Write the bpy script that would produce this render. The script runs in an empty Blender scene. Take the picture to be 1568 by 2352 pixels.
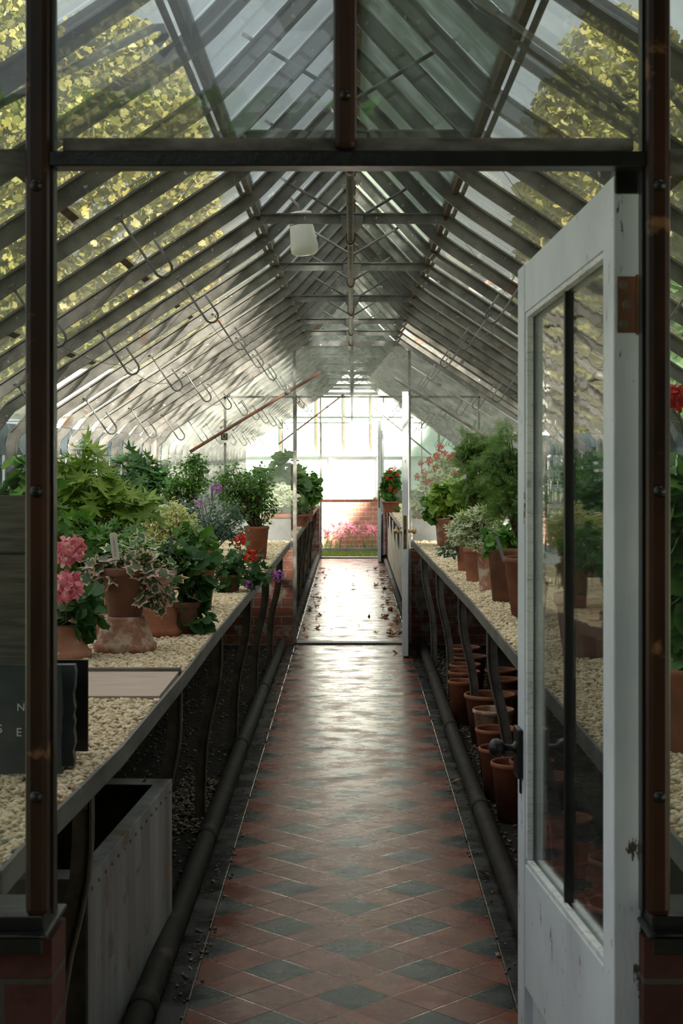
import bpy, math, random
import numpy as np
from mathutils import Vector, Matrix
random.seed(7)
RNG = np.random.default_rng(11)
C = bpy.context.scene.collection
F = 3540.0; CX = 808.0; HZ = 1044.0; EYE = 1.52      # lens in pixels, vanishing point, eye height
def PX(px, py, Y): return ((px-CX)*Y/F, Y, EYE-(py-HZ)*Y/F)
def on(px, py, z):                                   # point of a level surface at height z
    Y = (EYE-z)*F/(py-HZ); return ((px-CX)*Y/F, Y, z)

# ------------------------------------------------------------------ materials
def mat(name):
    m = bpy.data.materials.new(name); m.use_nodes = True
    nt = m.node_tree; nt.nodes.clear()
    out = nt.nodes.new('ShaderNodeOutputMaterial')
    return m, nt, out
class N:
    def __init__(s, nt): s.nt = nt
    def n(s, t, **kw):
        x = s.nt.nodes.new('ShaderNode'+t)
        for k, v in kw.items(): setattr(x, k, v)
        return x
    def l(s, a, b): s.nt.links.new(a, b)
    def pos(s): return s.n('NewGeometry').outputs['Position']
    def noise(s, scale, detail=4, vec=None, rough=.6, stretch=None):
        x = s.n('TexNoise'); x.inputs['Scale'].default_value = scale
        x.inputs['Detail'].default_value = detail; x.inputs['Roughness'].default_value = rough
        v = vec if vec is not None else s.pos()
        if stretch:
            mp = s.n('Mapping'); mp.inputs['Scale'].default_value = stretch; s.l(v, mp.inputs[0]); v = mp.outputs[0]
        s.l(v, x.inputs['Vector']); return x.outputs['Fac']
    def ramp(s, fac, stops, interp='LINEAR'):
        r = s.n('ValToRGB'); cr = r.color_ramp; cr.interpolation = interp
        while len(cr.elements) < len(stops): cr.elements.new(.5)
        for e, (p, c) in zip(cr.elements, stops):
            e.position = p; e.color = (c, c, c, 1) if isinstance(c, (int, float)) else (*c, 1)
        s.l(fac, r.inputs[0]); return r.outputs[0]
    def mix(s, f, a, b, mode='MIX'):
        x = s.n('Mix', data_type='RGBA', blend_type=mode)
        for i, v in ((0, f), (6, a), (7, b)):
            if isinstance(v, (int, float)): x.inputs[i].default_value = v if i == 0 else (v, v, v, 1)
            elif isinstance(v, tuple): x.inputs[i].default_value = (*v, 1)
            else: s.l(v, x.inputs[i])
        return x.outputs[2]
    def m(s, op, a, b=None, c=None, clamp=False):
        x = s.n('Math', operation=op, use_clamp=clamp)
        for i, v in enumerate((a, b, c)):
            if v is None: continue
            if isinstance(v, (int, float)): x.inputs[i].default_value = v
            else: s.l(v, x.inputs[i])
        return x.outputs[0]
    def bump(s, h, strength=.3, dist=.005):
        b = s.n('Bump'); b.inputs['Strength'].default_value = strength; b.inputs['Distance'].default_value = dist
        s.l(h, b.inputs['Height']); return b.outputs[0]
    def bsdf(s, col, rough=.6, metal=0, spec=.5, bump=None, trans=None):
        p = s.n('BsdfPrincipled')
        for k, v in (('Base Color', col), ('Roughness', rough), ('Metallic', metal), ('Specular IOR Level', spec)):
            if isinstance(v, (int, float)): p.inputs[k].default_value = v if k != 'Base Color' else (v, v, v, 1)
            elif isinstance(v, tuple): p.inputs[k].default_value = (*v, 1)
            else: s.l(v, p.inputs[k])
        if bump is not None: s.l(bump, p.inputs['Normal'])
        return p
def simple(name, c1, c2=None, scale=20, rough=.6, metal=0, bump=.2, spots=None, spec=.5, stretch=None, lo=.35, hi=.65, bdist=.004):
    m, nt, out = mat(name); g = N(nt)
    c2 = c2 or tuple(x*.6 for x in c1)
    f = g.noise(scale, 6, stretch=stretch)
    col = g.ramp(f, [(lo, c2), (hi, c1)])
    if spots:                                          # (scale, threshold, colour)
        for sc, th, c in spots:
            sp = g.ramp(g.noise(sc, 5), [(th, 0), (th+.04, 1)])
            col = g.mix(sp, col, c)
    p = g.bsdf(col, rough, metal, spec, g.bump(g.noise(scale*3, 5, stretch=stretch), bump, bdist))
    g.l(p.outputs[0], out.inputs[0]); return m
M = {}
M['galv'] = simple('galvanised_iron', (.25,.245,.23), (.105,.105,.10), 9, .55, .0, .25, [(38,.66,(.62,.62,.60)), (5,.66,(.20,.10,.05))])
M['galv_far'] = simple('galvanised_iron_pale', (.44,.44,.42), (.22,.22,.215), 9, .6, .0, .2, [(30,.66,(.75,.74,.70)), (6,.64,(.30,.16,.08))])  # paler copy of galv; sunlit brightness of the far bars is in the colour
M['iron_blue'] = simple('blue_grey_painted_iron', (.11,.155,.19), (.05,.07,.085), 14, .5, 0, .25, [(25,.68,(.45,.48,.5))])
M['iron_leg'] = simple('weathered_leg_iron', (.19,.16,.12), (.09,.075,.055), 12, .6, 0, .3, [(40,.68,(.22,.2,.17))])
M['iron_leg_grey'] = simple('weathered_grey_leg_iron', (.22,.21,.20), (.10,.095,.09), 12, .55, 0, .3, [(40,.66,(.26,.25,.24))])
M['brown'] = simple('worn_brown_frame', (.062,.022,.011), (.018,.008,.005), 10, .38, 0, .25, [(6,.62,(.20,.10,.045)), (60,.75,(.3,.28,.25))], spec=.3, stretch=(1,1,.25))
M['black'] = simple('black_iron', (.018,.017,.017), (.008,.008,.008), 15, .35, .2, .3)
M['dusty'] = simple('dusty_lintel', (.20,.19,.18), (.07,.065,.06), 12, .7, 0, .4, [(9,.62,(.22,.09,.04))], stretch=(1,1,3))
M['rust'] = simple('rusty_iron', (.22,.09,.045), (.09,.04,.025), 20, .7, .1, .5)
M['redpole'] = simple('red_brown_pole', (.20,.075,.05), (.11,.05,.035), 15, .5, 0, .3)
M['pipe'] = simple('dark_cast_iron_pipe', (.022,.018,.014), (.009,.008,.006), 10, .75, .0, .6, [(9,.62,(.06,.05,.04))], spec=.25)
M['ridgepipe'] = simple('grey_overhead_pipe', (.22,.20,.18), (.09,.085,.08), 14, .5, 0, .3)
M['brass'] = simple('aged_brass', (.62,.42,.17), (.35,.22,.08), 20, .3, .9, .1)
M['wood'] = simple('weathered_grey_wood', (.19,.165,.14), (.07,.06,.05), 6, .8, 0, .4, stretch=(1,1,14))
M['pinkwood'] = simple('pale_pink_board', (.52,.41,.35), (.37,.28,.235), 5, .7, 0, .3, stretch=(1,12,1))
M['slate'] = simple('dark_slate', (.045,.058,.068), (.018,.024,.03), 8, .5, 0, .4, [(14,.64,(.09,.10,.11))])
M['slategrey'] = simple('pale_grey_slate', (.21,.22,.22), (.12,.13,.13), 4, .6, 0, .3)
M['bedslate'] = simple('bench_slate', (.40,.41,.40), (.3,.3,.29), 6, .7, 0, .2)
M['edge'] = simple('bench_edge_iron', (.16,.15,.14), (.07,.065,.06), 12, .55, 0, .3, [(30,.66,(.3,.29,.27))], stretch=(1,.3,1))
M['white'] = simple('white_plastic', (.82,.82,.80), (.72,.72,.70), 8, .4, 0, .05)
M['chalk'] = simple('chalk', (.75,.77,.78), (.55,.57,.58), 80, .9, 0, .1)
M['opal'] = simple('opal_glass', (.86,.86,.82), (.80,.80,.76), 3, .12, 0, 0, spec=.6)
def opal():
    m, nt, out = mat('milky_opal_glass'); g = N(nt); p = g.bsdf((.93,.93,.90), .12); t = g.n('BsdfTranslucent'); t.inputs[0].default_value = (.95,.95,.92,1)
    ms = g.n('MixShader'); ms.inputs[0].default_value = .45; g.l(p.outputs[0], ms.inputs[1]); g.l(t.outputs[0], ms.inputs[2]); g.l(ms.outputs[0], out.inputs[0]); return m
M['opal'] = opal()
M['stake_blue'] = simple('blue_grey_label', (.13,.20,.25), (.09,.14,.18), 10, .4)
M['stake_pale'] = simple('pale_plastic_label', (.45,.52,.56), (.35,.42,.46), 10, .4)
M['ink'] = simple('dark_print', (.05,.05,.045), (.02,.02,.02), 30, .6)
M['thermo'] = simple('buff_thermometer_wood', (.50,.40,.33), (.40,.31,.26), 8, .6)
M['stone'] = simple('loose_stone', (.50,.43,.33), (.3,.25,.19), 30, .8)
M['deadleaf'] = None
def paint():
    m, nt, out = mat('chipped_white_paint'); g = N(nt)
    base = g.ramp(g.noise(5, 4), [(.3, (.62,.67,.75)), (.7, (.76,.80,.86))])
    chips = g.ramp(g.noise(26, 6, stretch=(1,1,.3), rough=.7), [(.635, 0), (.65, 1)])
    col = g.mix(chips, base, (.09,.06,.045))
    grime = g.ramp(g.noise(3, 6, stretch=(1,1,.5)), [(.55, 0), (.8, .5)])
    col = g.mix(grime, col, (.34,.34,.33))
    h = g.m('ADD', g.noise(60, 4, stretch=(1,1,.25)), g.m('MULTIPLY', chips, -.8))
    p = g.bsdf(col, .45, 0, .5, g.bump(h, .45, .004)); g.l(p.outputs[0], out.inputs[0]); return m
M['paint'] = paint()
def putty():
    m, nt, out = mat('cracked_white_putty'); g = N(nt)
    v = g.n('TexVoronoi', feature='DISTANCE_TO_EDGE'); v.inputs['Scale'].default_value = 42
    mp = g.n('Mapping'); mp.inputs['Scale'].default_value = (.4, .4, 1.2); g.l(g.pos(), mp.inputs[0]); g.l(mp.outputs[0], v.inputs['Vector'])
    f = g.ramp(v.outputs['Distance'], [(0, .45), (.03, 1)])
    col = g.mix(f, (.22,.2,.18), g.ramp(g.noise(9, 4), [(.35, (.66,.69,.72)), (.7, (.90,.91,.92))]))
    p = g.bsdf(col, .5, 0, .5, g.bump(f, .5, .003)); g.l(p.outputs[0], out.inputs[0]); return m
M['putty'] = putty()
def terracotta(name, c1, c2, lime=.6, limecol=(.62,.52,.44)):
    m, nt, out = mat(name); g = N(nt)
    tc = g.n('TexCoord').outputs['Object']
    oi = g.n('ObjectInfo').outputs['Random']
    va = g.n('VectorMath', operation='ADD'); g.l(tc, va.inputs[0]); cb = g.n('CombineXYZ'); g.l(g.m('MULTIPLY', oi, 37), cb.inputs[0]); g.l(cb.outputs[0], va.inputs[1])
    v = va.outputs[0]
    col = g.ramp(g.noise(9, 5, v), [(.35, c2), (.65, c1)])
    f = g.ramp(g.noise(13, 8, v, .7), [(lime, 0), (lime+.12, .85)])
    col = g.mix(f, col, limecol)
    dk = g.ramp(g.noise(55, 4, v), [(.66, 0), (.7, .7)])
    col = g.mix(dk, col, tuple(x*.45 for x in c2))
    p = g.bsdf(col, .82, 0, .3, g.bump(g.noise(70, 5, v), .25, .003)); g.l(p.outputs[0], out.inputs[0]); return m
M['terra'] = terracotta('terracotta', (.36,.135,.075), (.23,.085,.05), .66)
M['terra_brown'] = terracotta('terracotta_brown', (.25,.115,.075), (.15,.07,.05), .66, (.35,.24,.18))
M['terra_lime'] = terracotta('terracotta_limed', (.44,.21,.14), (.30,.13,.085), .46)
M['terra_pink'] = terracotta('terracotta_pink', (.50,.24,.17), (.36,.16,.11), .55)
M['terra_dark'] = terracotta('terracotta_deep', (.33,.13,.08), (.20,.08,.05), .7)  # deeper clay tone with little lime bloom
def tiles():
    m, nt, out = mat('red_and_black_diamond_tiles'); g = N(nt)
    sx = g.n('SeparateXYZ'); g.l(g.pos(), sx.inputs[0]); X, Y = sx.outputs[0], sx.outputs[1]
    k = 1/(math.sqrt(2)*.1524); y = g.m('SUBTRACT', Y, 5.185)
    u = g.m('ADD', g.m('MULTIPLY', g.m('ADD', X, y), k), 400.5); v = g.m('ADD', g.m('MULTIPLY', g.m('SUBTRACT', y, X), k), 400.5)
    iu, iv = g.m('FLOOR', u), g.m('FLOOR', v); fu, fv = g.m('FRACT', u), g.m('FRACT', v)
    eu = g.m('LESS_THAN', g.m('MODULO', iu, 2), .5); ev = g.m('LESS_THAN', g.m('MODULO', iv, 2), .5)
    dark = g.m('MULTIPLY', eu, ev)
    def edge(f): return g.m('MINIMUM', f, g.m('SUBTRACT', 1, f))
    d = g.m('MINIMUM', edge(fu), edge(fv))
    ax = g.m('ABSOLUTE', X)
    border = g.m('GREATER_THAN', ax, .452)
    seam = g.m('MULTIPLY', g.m('ABSOLUTE', g.m('SUBTRACT', ax, .452)), 6)
    by = g.m('FRACT', g.m('DIVIDE', Y, .1524)); bd = edge(by)
    d = g.m('MINIMUM', g.m('ADD', g.m('MULTIPLY', g.m('SUBTRACT', 1, border), d), g.m('MULTIPLY', border, bd)), seam)
    wn = g.n('TexWhiteNoise'); cb = g.n('CombineXYZ'); g.l(iu, cb.inputs[0]); g.l(iv, cb.inputs[1]); g.l(cb.outputs[0], wn.inputs['Vector'])
    red = g.ramp(wn.outputs['Value'], [(0, (.13,.035,.022)), (.5, (.175,.050,.032)), (1, (.21,.072,.047))])
    red = g.mix(g.ramp(g.noise(7, 7, rough=.7), [(.42, 0), (.66, .75)]), red, (.085,.036,.026))
    red = g.mix(g.ramp(g.noise(28, 6, rough=.75), [(.56, 0), (.68, .5)]), red, (.17,.105,.08))
    blk = g.ramp(wn.outputs['Value'], [(0, (.018,.024,.025)), (1, (.038,.046,.045))])
    blk = g.mix(g.ramp(g.noise(22, 6, rough=.75), [(.54, 0), (.68, .6)]), blk, (.13,.135,.12))
    col = g.mix(dark, red, blk)
    col = g.mix(border, col, g.ramp(g.noise(12, 5), [(.4, (.012,.013,.014)), (.7, (.034,.036,.037))]))
    mort = g.ramp(d, [(.008, 1), (.02, 0)])
    col = g.mix(g.m('MULTIPLY', mort, .75), col, (.04,.03,.025))
    wet = g.noise(4.5, 7, rough=.72, stretch=(1,1.3,1))
    rough = g.ramp(wet, [(.34, .15), (.5, .27), (.66, .45)])
    h = g.m('ADD', g.m('ADD', g.m('MULTIPLY', g.noise(14, 3, rough=.6), .5), g.m('MULTIPLY', g.noise(70, 4, rough=.6), .38)), g.m('MULTIPLY', mort, -1))
    h = g.m('ADD', h, g.m('MULTIPLY', wn.outputs['Value'], .25))
    p = g.bsdf(col, rough, 0, .30, g.bump(h, .30, .004)); g.l(p.outputs[0], out.inputs[0]); return m
M['tiles'] = tiles()
def bricks(name, c1, c2, mortar, wash=0, axis='xz'):
    m, nt, out = mat(name); g = N(nt)
    sx = g.n('SeparateXYZ'); g.l(g.pos(), sx.inputs[0]); cb = g.n('CombineXYZ')
    g.l(sx.outputs[0 if axis == 'xz' else 1], cb.inputs[0]); g.l(sx.outputs[2], cb.inputs[1])
    b = g.n('TexBrick'); g.l(cb.outputs[0], b.inputs['Vector'])
    b.inputs['Scale'].default_value = 1; b.inputs['Brick Width'].default_value = .225; b.inputs['Row Height'].default_value = .075
    b.inputs['Mortar Size'].default_value = .006; b.inputs['Mortar Smooth'].default_value = .3
    b.inputs['Color1'].default_value = (*c1, 1); b.inputs['Color2'].default_value = (*c2, 1); b.inputs['Mortar'].default_value = (*mortar, 1)
    col = g.mix(g.ramp(g.noise(20, 6, rough=.7), [(.5, 0), (.75, .7)]), b.outputs['Color'], tuple(x*.4 for x in c1))
    if wash: col = g.mix(g.ramp(g.noise(6, 8, rough=.72), [(1-wash-.04, 0), (1-wash+.04, .9)]), col, (.42,.40,.36))
    h = g.m('ADD', g.m('MULTIPLY', b.outputs['Fac'], -1), g.m('MULTIPLY', g.noise(45, 5), .5))
    p = g.bsdf(col, .85, 0, .3, g.bump(h, .6, .006)); g.l(p.outputs[0], out.inputs[0]); return m
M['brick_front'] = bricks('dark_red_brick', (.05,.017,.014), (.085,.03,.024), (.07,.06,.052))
M['brick_wash'] = bricks('whitewashed_brick', (.24,.085,.06), (.34,.13,.09), (.30,.28,.25), .45)
M['brick_side'] = bricks('whitewashed_side_brick', (.16,.08,.06), (.22,.11,.08), (.18,.17,.15), .6, 'yz')
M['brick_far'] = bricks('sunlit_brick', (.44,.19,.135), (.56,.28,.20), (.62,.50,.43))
def soil():
    m, nt, out = mat('dark_soil'); g = N(nt)
    v = g.n('TexVoronoi'); v.inputs['Scale'].default_value = 90; g.l(g.pos(), v.inputs['Vector'])
    col = g.ramp(g.noise(30, 7), [(.35, (.008,.007,.006)), (.65, (.026,.022,.018))])
    st = g.m('MULTIPLY', g.ramp(v.outputs['Distance'], [(.22, 1), (.3, 0)]), g.ramp(g.noise(5, 5), [(.5, 0), (.6, 1)]))
    col = g.mix(st, col, (.12,.10,.075))
    p = g.bsdf(col, .9, 0, .3, g.bump(g.m('ADD', g.noise(40, 6), st), .9, .02)); g.l(p.outputs[0], out.inputs[0]); return m
M['soil'] = soil()
def island(name, stops, rough=.75, bump=0, trans=0, vari=None, spec=.35):
    m, nt, out = mat(name); g = N(nt)
    r = g.n('NewGeometry').outputs['Random Per Island']
    col = g.ramp(r, stops)
    if vari:                                            # pale leaf margin from the 'rim' attribute
        a = g.n('Attribute'); a.attribute_name = 'rim'
        f = g.m('ADD', a.outputs['Fac'], g.m('MULTIPLY', g.m('SUBTRACT', g.noise(60, 3), .5), .8))
        col = g.mix(g.ramp(f, [(vari[1], 0), (vari[1]+.12, 1)]), col, vari[0])
    else:
        col = g.mix(g.ramp(g.noise(25, 3), [(.3, 0), (.8, .35)]), col, tuple(x*.5 for x in stops[0][1]))
    p = g.bsdf(col, rough, 0, spec, g.bump(g.noise(120, 3), .3, .003) if bump else None)
    if trans:
        t = g.n('BsdfTranslucent'); g.l(g.mix(1, col, (1.0,1.15,.6), 'MULTIPLY'), t.inputs[0])
        ms = g.n('MixShader'); ms.inputs[0].default_value = trans; g.l(p.outputs[0], ms.inputs[1]); g.l(t.outputs[0], ms.inputs[2]); g.l(ms.outputs[0], out.inputs[0])
    else: g.l(p.outputs[0], out.inputs[0])
    return m
M['gravel'] = island('cream_gravel', [(0, (.50,.36,.22)), (.15, (.70,.54,.35)), (.55, (.82,.68,.47)), (.85, (.88,.78,.60)), (1, (.60,.50,.40))], .8, 1)
M['litter'] = island('dull_gravel_bits', [(0, (.10,.08,.055)), (.6, (.24,.20,.15)), (1, (.38,.33,.27))], .8)
M['deadleaf'] = island('crisp_brown_leaf', [(0, (.16,.07,.03)), (.5, (.33,.15,.06)), (1, (.42,.23,.10))], .7)
def leafm(key, a, b, c, **k): M[key] = island('leaf_'+key, [(0, a), (.5, b), (1, c)], .5, 0, .32, **k)
leafm('bright', (.13,.24,.03), (.23,.36,.055), (.33,.46,.09))
leafm('mid', (.06,.17,.03), (.11,.26,.045), (.18,.36,.07))
leafm('dark', (.025,.085,.025), (.05,.14,.04), (.09,.21,.06))
leafm('blue', (.05,.11,.085), (.10,.19,.145), (.17,.28,.21))
leafm('fern', (.075,.17,.03), (.14,.27,.05), (.24,.38,.09))
leafm('creamvar', (.16,.24,.06), (.36,.42,.15), (.62,.60,.28), vari=((.85,.80,.48), .55))
leafm('greyvar', (.17,.26,.16), (.26,.36,.24), (.40,.48,.34), vari=((.80,.80,.62), .55))
leafm('ivywhite', (.05,.14,.05), (.09,.19,.07), (.14,.26,.10), vari=((.80,.80,.55), .70))
leafm('ivypink', (.05,.10,.05), (.09,.15,.08), (.14,.20,.11), vari=((.80,.52,.50), .66))
leafm('pale', (.10,.20,.07), (.17,.29,.11), (.26,.38,.17))
M['stem'] = simple('green_stem', (.11,.15,.05), (.06,.08,.03), 20, .6)
M['woody'] = simple('woody_stem', (.13,.09,.05), (.06,.04,.025), 20, .8)
M['pink'] = island('pink_petals', [(0, (.82,.20,.33)), (.5, (.92,.33,.47)), (1, (.97,.58,.66))], .6, trans=.25)
M['red'] = island('red_petals', [(0, (.50,.008,.012)), (.6, (.75,.03,.03)), (1, (.85,.12,.09))], .6, trans=.25)
M['purple'] = island('purple_petals', [(0, (.30,.08,.42)), (.6, (.48,.16,.60)), (1, (.62,.32,.72))], .6, trans=.25)
M['palepink'] = island('pale_pink_petals', [(0, (.75,.35,.45)), (1, (.85,.62,.68))], .6, trans=.25)
M['whitepetal'] = island('white_petals', [(0, (.62,.55,.68)), (1, (.85,.82,.85))], .6, trans=.25)
M['nerine'] = island('nerine_petals', [(0, (.75,.22,.42)), (1, (.92,.50,.66))], .6, trans=.3)
M['grass'] = island('short_grass', [(0, (.10,.15,.03)), (1, (.25,.30,.08))], .7, trans=.2)
def glass(name, tint, dirt, dirtcol, lo=.35, hi=.75, scale=3.0, wav=.12, wscale=9, gr=.015, wobble=0):
    m, nt, out = mat(name); g = N(nt)
    geo = g.n('NewGeometry')
    dt = g.n('VectorMath', operation='DOT_PRODUCT'); g.l(geo.outputs['Normal'], dt.inputs[0]); g.l(geo.outputs['Incoming'], dt.inputs[1])
    c = g.m('ABSOLUTE', dt.outputs['Value'])
    fr = g.m('ADD', .04, g.m('MULTIPLY', .96, g.m('POWER', g.m('SUBTRACT', 1, c, clamp=True), 5)), clamp=True)
    tr = g.n('BsdfTransparent'); tr.inputs[0].default_value = (*tint, 1)
    thru = tr.outputs[0]
    if wobble:                                          # old uneven glass bends what is seen through it
        rf = g.n('BsdfRefraction'); rf.inputs['IOR'].default_value = 1.12; rf.inputs['Roughness'].default_value = 0; rf.inputs[0].default_value = (*tint, 1)
        g.l(g.bump(g.noise(wscale, 2), wobble, .01), rf.inputs['Normal'])
        mx = g.n('MixShader'); mx.inputs[0].default_value = .85; g.l(thru, mx.inputs[1]); g.l(rf.outputs[0], mx.inputs[2]); thru = mx.outputs[0]
    gl = g.n('BsdfGlossy'); gl.inputs['Roughness'].default_value = gr
    g.l(g.bump(g.noise(wscale, 2), wav, .01), gl.inputs['Normal'])
    m1 = g.n('MixShader'); g.l(fr, m1.inputs[0]); g.l(thru, m1.inputs[1]); g.l(gl.outputs[0], m1.inputs[2])
    df = g.n('BsdfDiffuse'); tl = g.n('BsdfTranslucent')
    for x in (df, tl): x.inputs[0].default_value = (*dirtcol, 1)
    m2 = g.n('MixShader'); m2.inputs[0].default_value = .5; g.l(df.outputs[0], m2.inputs[1]); g.l(tl.outputs[0], m2.inputs[2])
    f = g.m('MULTIPLY', g.ramp(g.noise(scale, 7, rough=.65), [(lo, .25), (hi, 1)]), dirt)
    m3 = g.n('MixShader'); g.l(f, m3.inputs[0]); g.l(m1.outputs[0], m3.inputs[1]); g.l(m2.outputs[0], m3.inputs[2])
    g.l(m3.outputs[0], out.inputs[0]); return m
M['roofglass'] = glass('algae_tinted_roof_glass', (.97,.965,.935), .32, (.47,.47,.32), wav=.006)
M['mossglass'] = glass('algae_covered_ridge_glass', (.94,.97,.97), .85, (.36,.42,.36), scale=6, wav=.02, lo=.2, hi=.55)
M['topglass'] = glass('mossy_ridge_glass', (.965,.965,.96), .34, (.50,.55,.50), scale=6, wav=.02)
M['gableglass'] = glass('dusty_gable_glass', (.95,.97,.96), .025, (.5,.53,.52), wav=.02)
M['wavyglass'] = glass('wavy_gable_glass', (.95,.97,.97), .07, (.5,.53,.54), wav=.02, wobble=.10, wscale=7)
M['haze'] = glass('hazy_partition_glass', (.95,.97,.96), .12, (.75,.79,.77), wav=.02)
M['doorglass'] = glass('old_door_glass', (.93,.95,.94), .03, (.5,.5,.5), wav=.05, wscale=6)
M['sideglass'] = glass('side_window_glass', (.96,.98,.97), .22, (.6,.62,.58), wav=.05)
M['endglass'] = glass('green_end_glass', (.86,.95,.90), .16, (.55,.68,.60), wav=.02)
M['whiteglass'] = simple('whitewashed_glass', (.80,.81,.79), (.68,.70,.68), 5, .6, 0, .05)

# ------------------------------------------------------------------ geometry helpers
class MB:
    def __init__(s): s.v = []; s.f = []; s.rim = None
    def add(s, vs, fs):
        o = len(s.v); s.v += [tuple(p) for p in vs]; s.f += [tuple(i+o for i in q) for q in fs]; return s
    def box(s, x0, x1, y0, y1, z0, z1, mtx=None):
        vs = [Vector(p) for p in ((x0,y0,z0),(x1,y0,z0),(x1,y1,z0),(x0,y1,z0),(x0,y0,z1),(x1,y0,z1),(x1,y1,z1),(x0,y1,z1))]
        if mtx is not None: vs = [mtx @ p for p in vs]
        return s.add(vs, ((0,3,2,1),(4,5,6,7),(0,1,5,4),(1,2,6,5),(2,3,7,6),(3,0,4,7)))
    def tube(s, pts, r, n=8):
        pts = [Vector(p) for p in pts]; rs = r if isinstance(r, (list, tuple)) else [r]*len(pts)
        vs = []; prev = None
        for i, p in enumerate(pts):
            t = (pts[min(i+1, len(pts)-1)]-pts[max(i-1, 0)]).normalized()
            if prev is None:
                a = Vector((0,0,1)) if abs(t.z) < .9 else Vector((1,0,0)); u = t.cross(a).normalized()
            else: u = (prev - t*prev.dot(t)).normalized()
            prev = u; w = t.cross(u)
            for k in range(n):
                a = 2*math.pi*k/n; vs.append(p+(u*math.cos(a)+w*math.sin(a))*rs[i])
        fs = [(i*n+k, i*n+(k+1)%n, (i+1)*n+(k+1)%n, (i+1)*n+k) for i in range(len(pts)-1) for k in range(n)]
        fs += [tuple(range(n-1, -1, -1)), tuple((len(pts)-1)*n+k for k in range(n))]
        return s.add(vs, fs)
    def lathe(s, prof, n=28, c=(0,0,0), mtx=None):
        vs = []
        for r, z in prof:
            for k in range(n):
                a = 2*math.pi*k/n; p = Vector((c[0]+r*math.cos(a), c[1]+r*math.sin(a), c[2]+z)); vs.append(mtx @ p if mtx is not None else p)
        fs = [(i*n+k, i*n+(k+1)%n, (i+1)*n+(k+1)%n, (i+1)*n+k) for i in range(len(prof)-1) for k in range(n)]
        return s.add(vs, fs)
    def strip(s, path, nrm, d0, d1, y0, y1):
        """solid ribbon: path and nrm are (x,z) lists; between offsets d0,d1 along nrm; from y0 to y1"""
        vs = []
        for (x, z), (nx, nz) in zip(path, nrm):
            for d in (d0, d1):
                for y in (y0, y1): vs.append((x+nx*d, y, z+nz*d))
        fs = []
        for i in range(len(path)-1):
            a, b = i*4, (i+1)*4
            fs += [(a, a+1, b+1, b), (a+2, b+2, b+3, a+3), (a, b, b+2, a+2), (a+1, a+3, b+3, b+1)]
        e = (len(path)-1)*4
        fs += [(0,2,3,1), (e, e+1, e+3, e+2)]
        return s.add(vs, fs)
    def build(s, name, m, parent=None, smooth=False, bevel=0, **tags):
        me = bpy.data.meshes.new(name); me.from_pydata(s.v, [], s.f); me.update()
        o = bpy.data.objects.new(name, me); C.objects.link(o); me.materials.append(m if not isinstance(m, str) else M[m])
        if smooth: me.polygons.foreach_set('use_smooth', [True]*len(me.polygons))
        if bevel:
            b = o.modifiers.new('bevel', 'BEVEL'); b.width = bevel; b.segments = 2; b.limit_method = 'ANGLE'
        if parent is not None: o.parent = parent
        tag(o, **tags); return o
def tag(o, label=None, cat=None, group=None, kind=None):
    if label: o['label'] = label
    if cat: o['category'] = cat
    if group: o['group'] = group
    if kind: o['kind'] = kind
    return o
def thing(name, label=None, cat=None, loc=(0,0,0), group=None, kind=None, rz=0):
    o = bpy.data.objects.new(name, None); C.objects.link(o); o.empty_display_size = .05
    o.location = loc; o.rotation_euler = (0,0,rz); return tag(o, label, cat, group, kind)
KIDS = {}
def copy_tree(o, parent=None, **tags):
    c = o.copy(); C.objects.link(c); c.parent = parent
    for ch in [x for x in bpy.data.objects if x.parent == o]: copy_tree(ch, c)
    tag(c, **tags); return c
def npmesh(name, V, Fc, m, parent=None, rim=None, smooth=False, **tags):
    """V (n,3) float, Fc (k,3) or (k,4) int"""
    me = bpy.data.meshes.new(name); k = Fc.shape[1]
    me.vertices.add(len(V)); me.vertices.foreach_set('co', np.ascontiguousarray(V, dtype=np.float32).ravel())
    me.loops.add(Fc.size); me.loops.foreach_set('vertex_index', np.ascontiguousarray(Fc, dtype=np.int32).ravel())
    me.polygons.add(len(Fc)); me.polygons.foreach_set('loop_start', np.arange(0, Fc.size, k, dtype=np.int32))
    me.polygons.foreach_set('loop_total', np.full(len(Fc), k, dtype=np.int32))
    if smooth: me.polygons.foreach_set('use_smooth', np.ones(len(Fc), dtype=bool))
    me.update(calc_edges=True)
    if rim is not None:
        a = me.attributes.new('rim', 'FLOAT', 'POINT'); a.data.foreach_set('value', rim.astype(np.float32))
    o = bpy.data.objects.new(name, me); C.objects.link(o); me.materials.append(M[m])
    if parent is not None: o.parent = parent
    tag(o, **tags); return o

# leaf outlines: centre vertex, ring, all triangles
def fan(radii_angles, cup=.12, cy=.5):
    V = [(0, cy, 0)]; rim = [0]
    for r, a in radii_angles:
        x, y = r*math.sin(a), cy + r*math.cos(a)
        V.append((x, y, cup*(r*r)*2 - .05*abs(math.sin(a*2.5)))); rim.append(1 if r > .3 else .6)
    n = len(radii_angles)
    return np.array(V), np.array([(0, i+1, (i+1) % n+1) for i in range(n)]), np.array(rim, float)
def ring(n, fn): return [(fn(2*math.pi*i/n), 2*math.pi*i/n) for i in range(n)]
T = {}
T['round'] = fan(ring(20, lambda a: .5*(1+.09*math.cos(7*a))*(1-.55*max(0, -math.cos(a))**14)))
T['cut'] = fan(ring(28, lambda a: (.36+.24*max(-.5, math.cos(7*a)))*(1-.6*max(0, -math.cos(a))**10)*(1+.12*math.cos(a))), .15)
T['ivy'] = fan([(.62,0),(.34,.55),(.56,1.05),(.30,1.6),(.46,2.15),(.25,2.7),(.33,3.14),(.25,3.58),(.46,4.13),(.30,4.68),(.56,5.23),(.34,5.73)], .10)
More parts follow.
